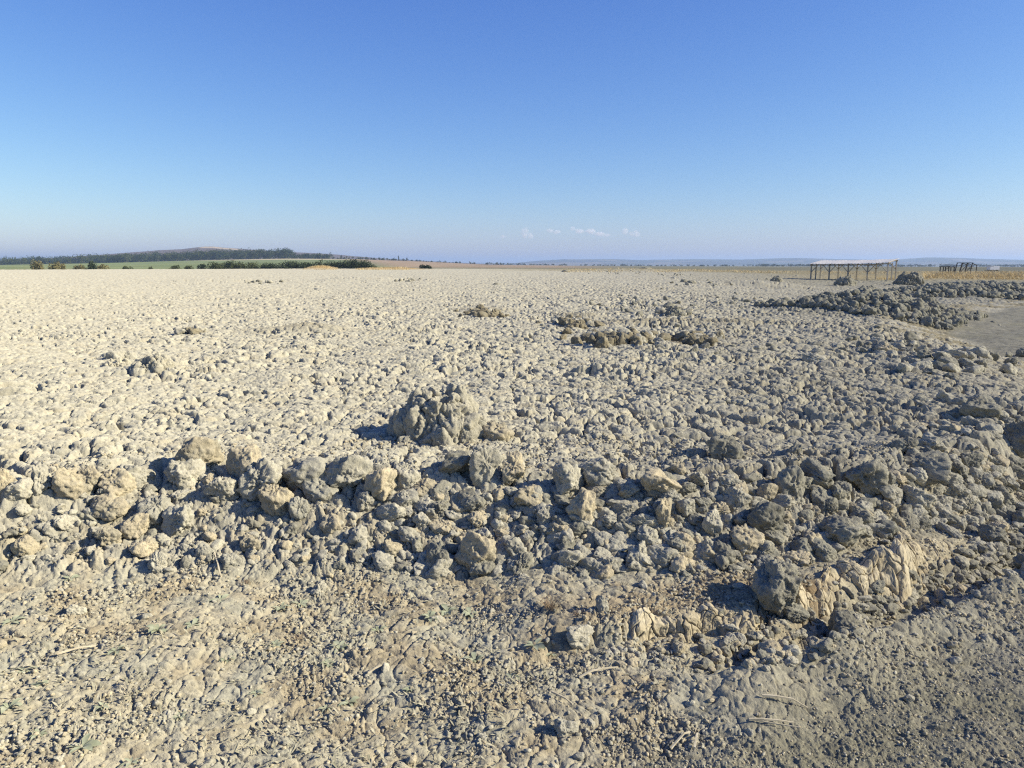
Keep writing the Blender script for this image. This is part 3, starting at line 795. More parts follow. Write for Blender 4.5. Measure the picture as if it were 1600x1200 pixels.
def place_clod_unique(name, px, py, w, h, seed, mat, label, cat, level=6, nodule=.2, nf=2.6, rot=0, squash=1.0, sink=.3, group=None, stretch=(1, 1, 1)):
    X, Y, Z = project(px, py)
    s = depth_of(X, Y, Z) / FPX
    D, F = ico(level)
    V = clod_shape(D, seed, nodule, True, nf) * np.array(stretch, f4)
    V = V / np.abs(V).max(0)
    V = V * np.array([w * s / 2, w * s / 2 * squash, h * s / 2 * 1.1], f4)
    V[:, 2] += h * s * (.5 - sink)
    o = obj(name, mesh_np(name, V, F, mat), None, (X, Y + w * s * .2, Z)); o.rotation_euler[2] = rot
    tag(o, label, cat, group)
    return o

def mound_mesh(seed, w, d, h, hole=None, level=6, lobes=5.0, amp=.16, flat=.0):
    """heaped vent cone with vertical lobes of dried mud; hole = (direction azimuth, elevation, radius, depth)"""
    D, F = ico(level)
    Z = D[:, 2]
    r = np.ones(len(D), f4)
    st = D * np.array([lobes, lobes, lobes * .6], f4) + .25 * np.stack([vnoise3(D * 3 + k, seed + 40 + k) for k in range(3)], 1)
    F1, F2, ID = worley3(st + seed, seed)
    e = np.clip((F2 - F1) / .35, 0, 1) ** .5
    r += amp * (e * (.5 + .8 * h01(ID)) - .7)
    F1, F2, ID = worley3(D * lobes * 2.0 + 4, seed + 1)
    e = np.clip((F2 - F1) / .35, 0, 1) ** .5
    r += amp * .45 * (e * (.5 + .6 * h01(ID)) - .5)
    F1, F2, ID = worley3(D * lobes * 4.6 + 4, seed + 2)
    r += amp * .2 * (np.clip((F2 - F1) / .35, 0, 1) ** .5 - .5)
    r += .14 * fbm3(D * 1.6 + seed, seed + 3, 4)
    V = D * r[:, None]
    # conical, with broad foot
    zz = np.clip(V[:, 2], -1, 1.3)
    k = 1.0 + .16 * np.clip(.4 - zz, 0, 1)
    V[:, 0] *= k; V[:, 1] *= k
    V[:, 2] = np.where(V[:, 2] > .8, .8 + .35 * (V[:, 2] - .8), V[:, 2])
    V = V * np.array([w / 2, d / 2, h * 1.05], f4)
    if hole:
        hx, hy, hr, hd = hole
        q = np.sqrt((V[:, 0] - hx) ** 2 + (V[:, 1] - hy) ** 2) / hr
        q = q * (1 + .25 * vnoise3(D * 5, seed + 6))
        m = sstep(1.15, .75, q) * (V[:, 2] > 0)
        V[:, 2] -= m * hd
        V[:, 2] += .05 * h / .4 * np.exp(-((q - 1.45) / .35) ** 2) * (V[:, 2] > 0)
    V = V.astype(f4)
    if level < 5: return V, F
    rg = np.random.default_rng(seed + 500)
    n, lv = (70, 4) if level >= 7 else (26, 3)
    Dl, Fl = ico(lv); V *= np.array([.9, .9, .86], f4); Vs, Fs = [V], [F]; off = len(V)
    for k in range(n):
        a = rg.uniform(0, 6.283); t = rg.random() ** .9 * 1.0
        rr = (1 - .62 * t ** 1.25) * .47
        cx, cy, cz = rr * w * math.cos(a), rr * d * math.sin(a), h * (.06 + .80 * t)
        if hole and math.hypot(cx - hx, cy - hy) < hr * 1.6 and cz > h * .35: continue
        if hole and abs(cx - hx) < hr * 1.1 and cy < hy and cz > h * .55: continue
        sz = w * rg.uniform(.07, .15) * (1.15 - .45 * t)
        S = clod_shape(Dl, seed * 7 + k, .16, True, 2.4) * np.array([sz, sz, sz * rg.uniform(.9, 1.5)])
        c, s_ = math.cos(rg.uniform(0, 6.28)), 0
        b = rg.uniform(0, 6.28); c, s_ = math.cos(b), math.sin(b)
        P = np.stack([S[:, 0] * c - S[:, 1] * s_, S[:, 0] * s_ + S[:, 1] * c, S[:, 2]], 1) + np.array([cx, cy, cz])
        Vs.append(P.astype(f4)); Fs.append(Fl + off); off += len(P)
    return np.concatenate(Vs), np.concatenate(Fs)

def build_mounds():
    def put(px, py, wpx, hpx, seed, mat, label, hole=None, level=6, depth=1.0, lobes=4.5, amp=.2, cat='mud mound', sink=.0):
        X, Y, Z = project(px, py)
        s = depth_of(X, Y, Z) / FPX
        w, h = wpx * s * .92, hpx * s
        hl = (hole[0] * w, hole[1] * w, hole[2] * w, hole[3] * h) if hole else None
        V, F = mound_mesh(seed, w, w * depth, h * .95, hl, level, lobes, amp)
        o = obj('mud_mound', mesh_np('mud_mound', V, F, mat), None, (X, Y + w * depth * .42, Z - .02 - sink))
        tag(o, label, cat, 'dried mud mounds standing on the clay field')
        return o
    put(686, 692, 172, 84, 21, M_PALE, 'knee-high grey mud mound with a round crater hole on its top, behind the clod crest', (.03, -.2, .08, .75), 7, .85, 3.1, .20)
    put(234, 582, 70, 32, 22, M_PALE, 'low pale mound with a black hole on the left of the field', (-.24, -.24, .15, 1.1), 6, .8, 4.5, .2)
    put(176, 574, 50, 14, 29, M_PALE, 'low crumbly hump left of the small mound with the black hole', None, 5, .8)
    put(305, 523, 30, 8, 23, M_BROWN, 'tiny brownish hump above the left vent mound', None, 5)
    put(762, 496, 46, 13, 24, M_BROWN, 'small tan and brown mound, farthest left of the vent heaps', None, 5)
    put(897, 515, 44, 15, 25, M_BROWN, 'rounded tan mound between the other vent heaps', None, 5)
    put(955, 540, 74, 20, 26, M_BROWN, 'broad ragged brown vent heap in the middle of the field', (-.05, -.2, .14, .6), 6, .7)
    put(1095, 541, 56, 15, 27, M_BROWN, 'dark ragged heap right of the broad brown vent heap', None, 5)
    put(1057, 495, 34, 19, 28, M_DARK, 'dark rounded mound alone beyond the brown vent heaps', None, 5)
    put(1217, 440, 20, 10, 31, M_DARK, 'small dark mound left of the open shelter', None, 5)
    put(1326, 446, 34, 16, 32, M_DARK, 'grey cone-shaped mound directly below the open shelter', None, 5, 1, 4, .12)
    put(1361, 459, 38, 15, 33, M_DARK, 'low dark mound in front of the grey cone mound', None, 5)
    put(1430, 445, 50, 21, 34, M_DARK, 'largest far mound, right of the open shelter', None, 6, 1, 5, .2)
    put(1455, 479, 36, 22, 35, M_DARK, 'smooth rounded dark mound left of the far dark heap', None, 5, 1, 3, .08)
    put(1070, 441, 14, 6, 36, M_DARK, 'tiny dark hump on the open ground left of the shelter', None, 4)
    put(1082, 443, 16, 6, 37, M_DARK, 'tiny dark hump closest to the middle of the skyline', None, 4)
    put(775, 445, 10, 4, 38, M_DARK, 'tiny black hump far out in the pale field', None, 4)
    put(1010, 421, 24, 4, 39, M_DARK, 'dark hump on the skyline scrub in the middle', None, 4)
    put(885, 425, 14, 4, 40, M_DARK, 'thin dark hump on the skyline, left of the scrub hump', None, 4)
    # the boulder above the gully and the slab on the bank
    place_clod_unique('clay_boulder', 1219, 952, 104, 98, 411, M_DARK, 'biggest dark grey boulder, leaning over the gully left of the yellow bank', 'boulder', 6, .26, 2.2, .4, .8, .14)

def build_banks():
    def bank(x0, x1, n, m, top, fin, label, seed, kind):
        u = np.linspace(0, 1, n)[None, :].repeat(m, 0).astype(f4); v = np.linspace(0, 1, m)[:, None].repeat(n, 1).astype(f4)
        X = x0 + (x1 - x0) * u
        bk = interp(X[0], BANK); wob = .09 * vnoise2(X[0] * 1.6, bk * 1.6, 77) + .05 * vnoise2(X[0] * 5.3, bk * 5.3, 78)
        lean = .07 + .11 * sstep(1.2, 1.7, X[0])
        yf = bk - wob - lean - .015; yt = bk - wob + .01
        zf = ground_z(X[0], yf - .05) - .05
        zt = ground_z(X[0], yt + .06) + .004 + .045 * fbm2(X[0] * 7, X[0] * 0 + seed, seed, 3) + interp(X[0], fin)
        ends = np.minimum(sstep(0, .05, u[0]), sstep(1, .95, u[0]))
        zt = zf + (zt - zf) * (.25 + .75 * ends)
        # section: front face 0..0.7, crown 0.7..0.8, back 0.8..1
        t = np.clip(v / .7, 0, 1); k = np.clip((v - .7) / .1, 0, 1); q = np.clip((v - .8) / .2, 0, 1)
        Y = yf + (yt - yf) * t ** 1.2 + .045 * k + .05 * q
        Z = zf + (zt - zf) * np.sin(np.minimum(t, 1) * 1.45) / math.sin(1.45) - .16 * q
        L = x1 - x0; H = .28
        su = u * L + .012 * vnoise2(u * L * 22, v * H * 22, seed + 1); sv = v * H + .012 * vnoise2(u * L * 22 + 5, v * H * 22, seed + 2)
        if kind == 'plates': F1, F2, ID, DX, DY = worley2(su * 19 + .8 * vnoise2(su * 7, sv * 7, 3), sv * 19, seed)
        else: F1, F2, ID, DX, DY = worley2(su * 17 + .6 * vnoise2(su * 7, sv * 9, 4), sv * 9, seed)
        g = F2 - F1
        dsp = .016 * (h01(ID) - .5) + .008 * (1 - np.exp(-g / .12)) - .020 * np.exp(-(g / .045) ** 2) * sstep(-.25, .25, vnoise2(su * 9, sv * 9, seed + 11)) + .007 * fbm2(su * 24, sv * 24, seed + 4, 4, .6)
        F1, F2, ID, DX, DY = worley2(su * 46, sv * 46, seed + 6)
        dsp = dsp - .004 * np.exp(-((F2 - F1) / .08) ** 2) * sstep(-.1, .4, vnoise2(su * 6, sv * 6, seed + 7)) + .035 * vnoise2(su * 5, sv * 7, seed + 8) - .02 * sstep(.0, .5, vnoise2(su * 8, sv * 12, seed + 9))
        Y = Y - dsp * (.8) * (1 - q); Z = Z + dsp * .45 * (1 - q)
        V = np.stack([X, Y, Z], -1).reshape(-1, 3)
        idx = np.arange(n * m).reshape(m, n)
        F = np.stack([idx[:-1, :-1], idx[:-1, 1:], idx[1:, 1:], idx[1:, :-1]], -1).reshape(-1, 4)
        c = V.mean(0); o = obj('mud_bank', mesh_np('mud_bank', V - c, F, M_TANY), None, tuple(c)); tag(o, label, 'bank', 'cracked cut banks')
    bank(1.34, 2.62, 520, 150, 0, [(0, 0), (1.86, .0), (1.96, .05), (2.03, .09), (2.2, .10), (2.27, .03), (2.4, 0)], 'yellow cracked bank with a raised upright slab, right of the biggest boulder', 201, 'plates')
    bank(.52, 1.16, 280, 110, 0, [(0, 0)], 'low cracked bank split into upright columns, left of the biggest boulder', 231, 'cols')

# ------------------------------------------------------------------ boxes and bars
class MB:
    def __init__(s): s.V = []; s.F = []
    def bar(s, a, b, w, h=None, up=(0, 0, 1)):
        from mathutils import Vector
        h = h or w
        a, b = Vector(a), Vector(b); d = (b - a).normalized(); u = Vector(up)
        if abs(d.dot(u)) > .95: u = Vector((1, 0, 0))
        x = d.cross(u).normalized(); y = x.cross(d).normalized()
        n = len(s.V)
        for p in (a, b):
            for i, j in ((-1, -1), (1, -1), (1, 1), (-1, 1)):
                s.V.append(tuple(p + x * (i * w / 2) + y * (j * h / 2)))
        s.F += [(n, n + 1, n + 2, n + 3), (n + 7, n + 6, n + 5, n + 4)] + [(n + i, n + 4 + i, n + 4 + (i + 1) % 4, n + (i + 1) % 4) for i in range(4)]
        return s
    def build(s, name, mat, parent=None, bev=0):
        me = bpy.data.meshes.new(name); me.from_pydata(s.V, [], s.F); me.materials.append(mat)
        bm = bmesh.new(); bm.from_mesh(me); bmesh.ops.recalc_face_normals(bm, faces=bm.faces)
        if bev: bmesh.ops.bevel(bm, geom=bm.edges[:], offset=bev, segments=2, affect='EDGES')
        bm.to_mesh(me); bm.free()
        return obj(name, me, parent)

def build_shelter():
    from mathutils import Vector
    DEP = 95.0
    def w(px, dep): return (px - 800) / FPX * dep
    # near low row A, far high row B (corner columns read off the photograph)
    A1 = Vector((w(1262.5, 97), 97, 0)); A5 = Vector((w(1381, 90.5), 90.5, 0))
    B1 = Vector((w(1277, 101), 101, 0)); B5 = Vector((w(1393.5, 94.5), 94.5, 0))
    def gz(p): return float(ground_z(np.array([p.x]), np.array([p.y]))[0])
    z0 = min(gz(A1), gz(A5), gz(B1), gz(B5)) - .05
    root = empty('open_shelter', (A1.x, A1.y, z0))
    tag(root, 'long open wooden shelter with a pale single-pitch roof on thin posts', 'shelter')
    o = Vector((A1.x, A1.y, z0))
    hA, hB = 1.80, 2.16
    def P(row, t, z):
        a, b = (A1, A5) if row == 'A' else (B1, B5)
        p = a.lerp(b, t); return Vector((p.x, p.y, z0 + z)) - o
    for row, h in (('A', hA), ('B', hB)):
        for k in range(5):
            rise = .18 * (k / 4.) ** 3
            MB().bar(P(row, k / 4, -.05), P(row, k / 4, h + rise), .13).build('post', M_WOOD_LIT if row == 'B' or k == 4 else M_WOOD, root)
        MB().bar(P(row, -.02, h + .05), P(row, .75, h + .08), .12, .14).build('beam', M_WOOD, root)
        MB().bar(P(row, .75, h + .08), P(row, 1.02, h + .22), .12, .14).build('beam', M_WOOD, root)
    for t in (0, 1):
        a, b = P('A', t, 0), P('B', t, 0); m = (a + b) / 2
        MB().bar(Vector((m.x, m.y, a.z - .05)), Vector((m.x, m.y, a.z + (hA + hB) / 2 + .15 * t)), .11).build('post', M_WOOD_LIT if t else M_WOOD, root)
    for row, h in (('A', hA), ('B', hB)):
        for k in range(5):
            for sgn in (-1, 1):
                t2 = k / 4 + sgn * .085
                if 0 <= t2 <= 1:
                    MB().bar(P(row, k / 4, h - .85), P(row, t2, h + .02), .07).build('brace', M_WOOD if row == 'A' else M_WOOD_LIT, root)
    for k in range(9):
        t = k / 8; rs = .18 * t ** 3
        MB().bar(P('A', t, hA + .15 + rs), P('B', t, hB + .15 + rs), .07, .1).build('rafter', M_WOOD, root)
    # roof sheet with real thickness and overhang, corrugated
    V, F = [], []
    nu, nv = 72, 2
    for lay in (0, 1):
        for i in range(nu + 1):
            for j in range(nv + 1):
                t = -.02 + 1.04 * i / nu; v = -.12 + 1.24 * j / nv
                a = P('A', t, hA); b = P('B', t, hB); p = a.lerp(b, v)
                V.append((p.x, p.y, p.z + .235 + .18 * max(t, 0) ** 3 + .018 * math.sin(i * 2.1) + .02 * math.sin(i * .37) - lay * .035))
    n = (nu + 1) * (nv + 1)
    for i in range(nu):
        for j in range(nv):
            q = i * (nv + 1) + j
            F.append((q, q + nv + 1, q + nv + 2, q + 1)); F.append((n + q, n + q + 1, n + q + nv + 2, n + q + nv + 1))
    for i in range(nu):
        for j in (0, nv):
            q = i * (nv + 1) + j; F.append((q, n + q, n + q + nv + 1, q + nv + 1))
    for j in range(nv):
        for i in (0, nu):
            q = i * (nv + 1) + j; F.append((q, q + 1, n + q + 1, n + q))
    me = bpy.data.meshes.new('roof'); me.from_pydata([tuple(v) for v in V], [], F); me.materials.append(M_ROOF)
    bm = bmesh.new(); bm.from_mesh(me); bmesh.ops.recalc_face_normals(bm, faces=bm.faces); bm.to_mesh(me); bm.free()
    obj('roof', me, root)

def build_junk():
    from mathutils import Vector
    dep = 150.
    def g(px, d=dep):
        x = (px - 800) / FPX * d
        return Vector((x, d, float(ground_z(np.array([x]), np.array([d]))[0])))
    s = dep / FPX
    def zpy(py, d=dep): return CAMZ + (HOR - py) / FPX * d
    # low platform
    a = g(1463); b = g(1482); gz = a.z
    r = empty('loading_platform', (a.x, a.y, gz)); tag(r, 'low dark platform on short legs left of the collapsed frame', 'platform')
    o = Vector(r.location)
    L = b.x - a.x; top = zpy(416.5) - gz
    MB().bar((0, 0, top), (L, 0, top - .05), 1.4, .14).build('deck', M_WOODD, r)
    for x in (.15, L * .5, L - .15):
        for y in (-.55, .55):
            MB().bar((x, y, -.05), (x, y, top - .06), .14).build('leg', M_WOODD, r)
    MB().bar((.15, -.55, top * .35), (L * .5, -.55, top - .1), .08).build('brace', M_WOODD, r)
    # collapsed frame of three leaning portals
    a = g(1486); gz = a.z
    r = empty('collapsed_frame', (a.x, a.y, gz)); tag(r, 'collapsed dark timber frame leaning to the right', 'frame')
    hgt = zpy(410.8) - gz
    for k in range(3):
        x0 = .2 + k * 1.0; lean = .45
        for y in (-.8, .8):
            MB().bar((x0, y, -.05), (x0 + lean, y, hgt), .14).build('post', M_WOODD, r)
        MB().bar((x0 + lean, -.9, hgt), (x0 + lean, .9, hgt), .13).build('beam', M_WOODD, r)
        MB().bar((x0 + lean - .1, -.82, hgt - .06), (x0 + lean + .9, -.82, hgt - .3 - .12 * k), .12).build('rail', M_WOODD, r)
        if k < 2: MB().bar((x0 + .05, -.84, .1), (x0 + 1.35, -.84, hgt - .4), .09).build('brace', M_WOODD, r)
    MB().bar((3.4, -.8, -.05), (3.5, -.8, hgt - .45), .12).build('post', M_WOODD, r)
    MB().bar((2.6, .8, hgt * .45), (3.6, .8, hgt * .5), .1).build('rail', M_WOODD, r)
    # white trailer body
    a = g(1536); b = g(1551); gz = a.z; L = b.x - a.x; top = zpy(415.6) - gz; lo = zpy(421.6) - gz
    r = empty('white_trailer', (a.x, a.y, gz)); tag(r, 'small white box trailer at the far right skyline', 'trailer')
    MB().bar((0, 0, (lo + top) / 2), (L, 0, (lo + top) / 2), 1.1, top - lo).build('box', M_WHITE, r, .05)
    MB().bar((-.02, 0, top + .02), (L * .45, 0, top + .02), 1.16, .06).build('lid', M_WHITE, r)
    MB().bar((.1, 0, lo - .06), (L - .1, 0, lo - .06), .7, .1).build('chassis', M_WOODD, r)
    MB().bar((-.7, 0, lo - .06), (.1, 0, lo - .06), .08, .08).build('drawbar', M_WOODD, r)
    for y in (-.5, .5):
        bm = bmesh.new(); bmesh.ops.create_cone(bm, cap_ends=True, segments=20, radius1=.3, radius2=.3, depth=.16)
        me = bpy.data.meshes.new('wheel'); bm.to_mesh(me); bm.free(); me.materials.append(M_RUBBER)
        w = obj('wheel', me, r, (L * .5, y, .27)); w.rotation_euler[0] = math.pi / 2
    if lo > .5:
        for x in (.15, L - .15): MB().bar((x, 0, -.03), (x, 0, lo - .05), .1).build('prop', M_WOODD, r)

# ------------------------------------------------------------------ plants
def leaf_cloud(rg, n, w, d, h, lumps, ls):
    """n leaf-cluster quads spread through several overlapping lumps"""
    C = np.stack([rg.uniform(-.5, .5, lumps) * w * .62, rg.uniform(-.5, .5, lumps) * d * .62, h * rg.uniform(.3, .74, lumps)], 1)
    Rr = rg.uniform(.55, 1.0, lumps)[:, None] * np.array([w * .33, d * .33, h * .33])
    k = rg.integers(0, lumps, n)
    v = rg.normal(size=(n, 3)); v /= np.linalg.norm(v, axis=1, keepdims=True)
    P = C[k] + v * Rr[k] * (rg.random((n, 1)) ** .35)
    P[:, 2] = np.clip(P[:, 2], .04 * h, None)
    a = rg.normal(size=(n, 3)); a /= np.linalg.norm(a, axis=1, keepdims=True)
    b = np.cross(a, rg.normal(size=(n, 3))); b /= np.linalg.norm(b, axis=1, keepdims=True)
    s = ls * rg.uniform(.5, 1.2, (n, 1))
    V = np.stack([P - a * s, P + b * s * .6, P + a * s, P - b * s * .6], 1).reshape(-1, 3)
    return V, np.arange(n * 4).reshape(-1, 4)

def tube(path, radii, seg=6):
    V, F = [], []
    for i, (p, r) in enumerate(zip(path, radii)):
        for k in range(seg):
            a = 6.2832 * k / seg
            V.append((p[0] + r * math.cos(a), p[1] + r * math.sin(a), p[2]))
    for i in range(len(path) - 1):
        for k in range(seg):
            F.append((i * seg + k, i * seg + (k + 1) % seg, (i + 1) * seg + (k + 1) % seg, (i + 1) * seg + k))
    return np.array(V, f4), np.array(F, np.int32)

def trunk_mesh(rg, h, r, limbs=4):
    Vs, Fs = [], []; off = 0
    def add(p, rr):
        nonlocal off
        V, F = tube(p, rr); Vs.append(V); Fs.append(F + off); off += len(V)
    add([(0, 0, -.3), (.05 * h * rg.normal() * .3, .02 * h, h * .35), (.03 * h * rg.normal(), 0, h * .7)], [r * 1.3, r, r * .3])
    for k in range(limbs):
        a = rg.uniform(0, 6.28); z = h * rg.uniform(.12, .4)
        add([(0, 0, z), (math.cos(a) * h * .15, math.sin(a) * h * .15, z + h * .18), (math.cos(a) * h * .27, math.sin(a) * h * .27, z + h * .34)], [r * .6, r * .4, r * .12])
    return np.concatenate(Vs), np.concatenate(Fs)

def build_bushes():
    # px, top py, base py, width px, distance, material, label
    B = [(68, 407, 421.5, 15, 262, M_LEAF_YEL, 'yellowing bush, leftmost on the skyline edge'),
         (93, 409.5, 421, 14, 264, M_LEAF_YEL, 'thin yellow-green bush second from the left edge'),
         (104, 410, 421, 9, 270, M_LEAF_YEL, 'narrow yellowish bush touching the thin yellow-green one'),
         (131, 414, 421, 14, 266, M_LEAF_YEL, 'low yellowish bush left of the dark round bush'),
         (152, 409.5, 421.5, 17, 268, M_LEAF_DARK, 'dark round bush alone against the green field'),
         (168, 413, 421, 15, 264, M_LEAF_YEL, 'low yellow-green bush right beside the dark round bush'),
         (205, 415.5, 421, 16, 270, M_LEAF_MID, 'low flat olive bush in the gap of the left skyline'),
         (243, 415.5, 422, 10, 268, M_LEAF_MID, 'tiny olive bush between the flat bush and the hedge'),
         (275, 415, 421.5, 18, 268, M_LEAF_MID, 'low olive scrub left of the hedge end'),
         (300, 415.5, 421.5, 14, 268, M_LEAF_MID, 'small olive bush near the left end of the hedge'),
         (323, 413, 422, 20, 268, M_LEAF_DARK, 'low dark bush just before the hedge begins'),
         (345, 408.5, 422, 22, 268, M_LEAF_MID, 'first olive bush at the left end of the hedge'),
         (360, 408.5, 422, 18, 272, M_LEAF_DARK, 'dark bush behind the left end of the hedge'),
         (382, 409.5, 422, 22, 268, M_LEAF_MID, 'olive bush with a notch on its right in the hedge'),
         (405, 408.5, 422, 24, 270, M_LEAF_MID, 'broad olive bush left of the hedge middle'),
         (424, 411, 422, 16, 266, M_LEAF_DARK, 'small dark bush in the dip of the hedge'),
         (446, 409, 423, 26, 268, M_LEAF_DARK, 'dark bush where the hedge grows denser'),
         (468, 409, 423, 26, 270, M_LEAF_DARK, 'dark bush in the middle of the hedge'),
         (488, 409.5, 423, 24, 266, M_LEAF_DARK, 'dark bush behind the orange grass hump'),
         (508, 407.5, 423, 26, 272, M_LEAF_DARK, 'dark bush rising right of the orange grass hump'),
         (527, 408, 423.5, 24, 268, M_LEAF_DARK, 'dark bush left of the tallest part of the hedge'),
         (545, 406.5, 424, 26, 268, M_LEAF_DARK, 'tall dark bush near the right end of the hedge'),
         (561, 405.5, 424, 24, 264, M_LEAF_DARK, 'tallest dark bush of the hedge'),
         (575, 407.5, 424, 20, 266, M_LEAF_DARK, 'last dark bush at the right end of the hedge'),
         (667, 414.5, 423, 16, 250, M_LEAF_DARK, 'lone dark bush on the brown field, right of the hedge')]
    for i, (px, t, b, w, dep, mat, lab) in enumerate(B):
        rg = np.random.default_rng(900 + i)
        x = (px - 800) / FPX * dep
        zt = CAMZ + (HOR - t) / FPX * dep; zb = CAMZ + (HOR - b) / FPX * dep - 1.1
        zg = float(far_height(np.array([x], f4), np.array([dep], f4))[0]); zb = min(zb, zg)
        h = zt - zb; W = w * dep / FPX * (1.5 if 340 < px < 580 else 1.15)
        r = empty('bush', (x, dep, zb)); tag(r, lab, 'bush', 'bushes along the far edge of the clay field')
        V, F = leaf_cloud(rg, 1800, W * 1.1, W * .8, h * 1.1, 9, .24)
        obj('crown', mesh_np('crown', V, F, mat, False), r)
        V, F = trunk_mesh(rg, h * .8, .09, 5)
        obj('trunk', mesh_np('trunk', V, F, M_BARK), r)

def build_woods():
    def wood(name, spec, label, mats, seed):
        rg = np.random.default_rng(seed)
        Vs, Fs, Ms = [], [], []; off = 0
        for px0, px1, dep0, dep1, n, h0, h1, wf, nl, ls in spec:
            for _ in range(n):
                px = rg.uniform(px0, px1); dep = rg.uniform(dep0, dep1)
                x = (px - 800) / FPX * dep
                z = float(far_height(np.array([x], f4), np.array([dep], f4))[0])
                h = rg.uniform(h0, h1)
                V, F = leaf_cloud(rg, nl, h * wf, h * wf, h, 5, ls)
                Vt, Ft = tube([(0, 0, -.5), (0, 0, h * .5)], [.25, .12], 4)
                V = V + np.array([x, dep, z]); Vt = Vt + np.array([x, dep, z], f4)
                k = rg.integers(0, len(mats))
                Vs += [V, Vt]; Fs += [F + off, Ft + off + len(V)]; off += len(V) + len(Vt)
                Ms += [np.full(len(F), k, np.int32), np.full(len(Ft), len(mats), np.int32)]
        me = mesh_np(name, np.concatenate(Vs), np.concatenate(Fs), None, False)
        for m in mats: me.materials.append(m)
        me.materials.append(M_BARK)
        me.polygons.foreach_set('material_index', np.concatenate(Ms))
        tag(obj(name, me), label, 'wood', None, 'stuff')
    wood('far_wood', [(-420, 200, 1205, 1330, 420, 15, 20, .95, 190, 1.0), (160, 465, 1205, 1330, 300, 15, 19.5, .95, 190, 1.0), (440, 520, 1215, 1320, 50, 7, 11, .95, 130, 1.0)],
         'dark green wood stretching along the left skyline below the hill', [M_LEAF_DARK, M_LEAF_DARK, M_LEAF_MID], 41)
    wood('thin_tree_line', [(470, 640, 1215, 1300, 75, 2.5, 6.5, .8, 60, .7), (600, 800, 1215, 1350, 70, 2.0, 5.0, .9, 50, .6)],
         'thin broken line of small trees running down to the middle of the skyline', [M_LEAF_DARK, M_LEAF_MID], 42)
    wood('plain_tree_belt', [(760, 1250, 1500, 1900, 170, 2.5, 5, 1.5, 36, .9), (1180, 1620, 1500, 2000, 300, 4, 7.5, 1.5, 40, 1.0), (1620, 1900, 1500, 2000, 60, 4, 7, 1.5, 40, 1.0)],
         'bluish belt of scrub and trees on the plain before the far hills', [M_LEAF_DARK, M_LEAF_DARK, M_LEAF_MID], 43)
    # one poplar stands out of the thin line
    dep = 1230.; x = (625 - 800) / FPX * dep; z = float(far_height(np.array([x], f4), np.array([dep], f4))[0])
    rg = np.random.default_rng(77)
    r = empty('poplar_tree', (x, dep, z)); tag(r, 'single slim tree standing taller than the thin tree line', 'tree')
    V, F = leaf_cloud(rg, 260, 2.6, 2.6, 9.5, 6, .5); obj('crown', mesh_np('crown', V, F, M_LEAF_DARK, False), r)
    V, F = trunk_mesh(rg, 8, .2, 4); obj('trunk', mesh_np('trunk', V, F, M_BARK), r)

def blade_strip(rg, base, n, hgt, spread, width, lean=.4, bend=.5):
    V, F = [], []
    for _ in range(n):
        a = rg.uniform(0, 6.28); rr = spread * rg.random() ** .7
        bx, by = base[0] + rr * math.cos(a), base[1] + rr * math.sin(a); bz = base[2] - .004
        d = a + rg.normal() * .6; L = hgt * rg.uniform(.5, 1.1); ln = lean * rg.uniform(.3, 1.5)
        w = width * rg.uniform(.7, 1.2); px, py = -math.sin(d) * w, math.cos(d) * w
        n0 = len(V)
        for k, t in enumerate((0, .4, .75, 1)):
            q = 1 - .8 * t
            cx = bx + math.cos(d) * L * (ln * t + bend * t * t * .6); cy = by + math.sin(d) * L * (ln * t + bend * t * t * .6); cz = bz + L * (t - .35 * bend * t * t)
            V += [(cx - px * q, cy - py * q, cz), (cx + px * q, cy + py * q, cz)]
        for k in range(3): F.append((n0 + 2 * k, n0 + 2 * k + 1, n0 + 2 * k + 3, n0 + 2 * k + 2))
    return V, F

def rosette(seed, R=1.0, n=8, up=.5):
    """rosette of grey-green lance-shaped, folded leaves (radius about 1)"""
    rg = np.random.default_rng(seed); V, F = [], []
    for k in range(n):
        a = 6.283 * k / n + rg.uniform(-.35, .35); L = R * rg.uniform(.6, 1.1); w = L * rg.uniform(.13, .2); u = up * rg.uniform(.5, 1.5)
        c, s = math.cos(a), math.sin(a); n0 = len(V)
        tw = rg.normal() * .25
        for t, q, in ((0, .25), (.2, .6), (.45, 1.0), (.7, .8), (.88, .42), (1.0, .04)):
            x = L * t * (1 - .15 * u); z = L * u * (t - .75 * t * t)
            for e, dz in ((-1, .12), (0, 0), (1, .12)):
                V.append((c * x - s * e * w * q, s * x + c * e * w * q, z + dz * w * q * 2 + e * tw * w * q + .02))
        for i in range(5):
            for e in (0, 1):
                p = n0 + i * 3 + e; F.append((p, p + 1, p + 4, p + 3))
    return np.array(V, f4), np.array(F, np.int32)

def surf_z(X, Y):
    x = np.atleast_1d(np.asarray(X, f4)); y = np.atleast_1d(np.asarray(Y, f4))
    b, t, rd, bk, sh, cr, ft = base_height(x, y)
    d, *_ = detail(x, y, np.sqrt(x * x + y * y), t, rd, bk, sh, cr, 3)
    return b + d

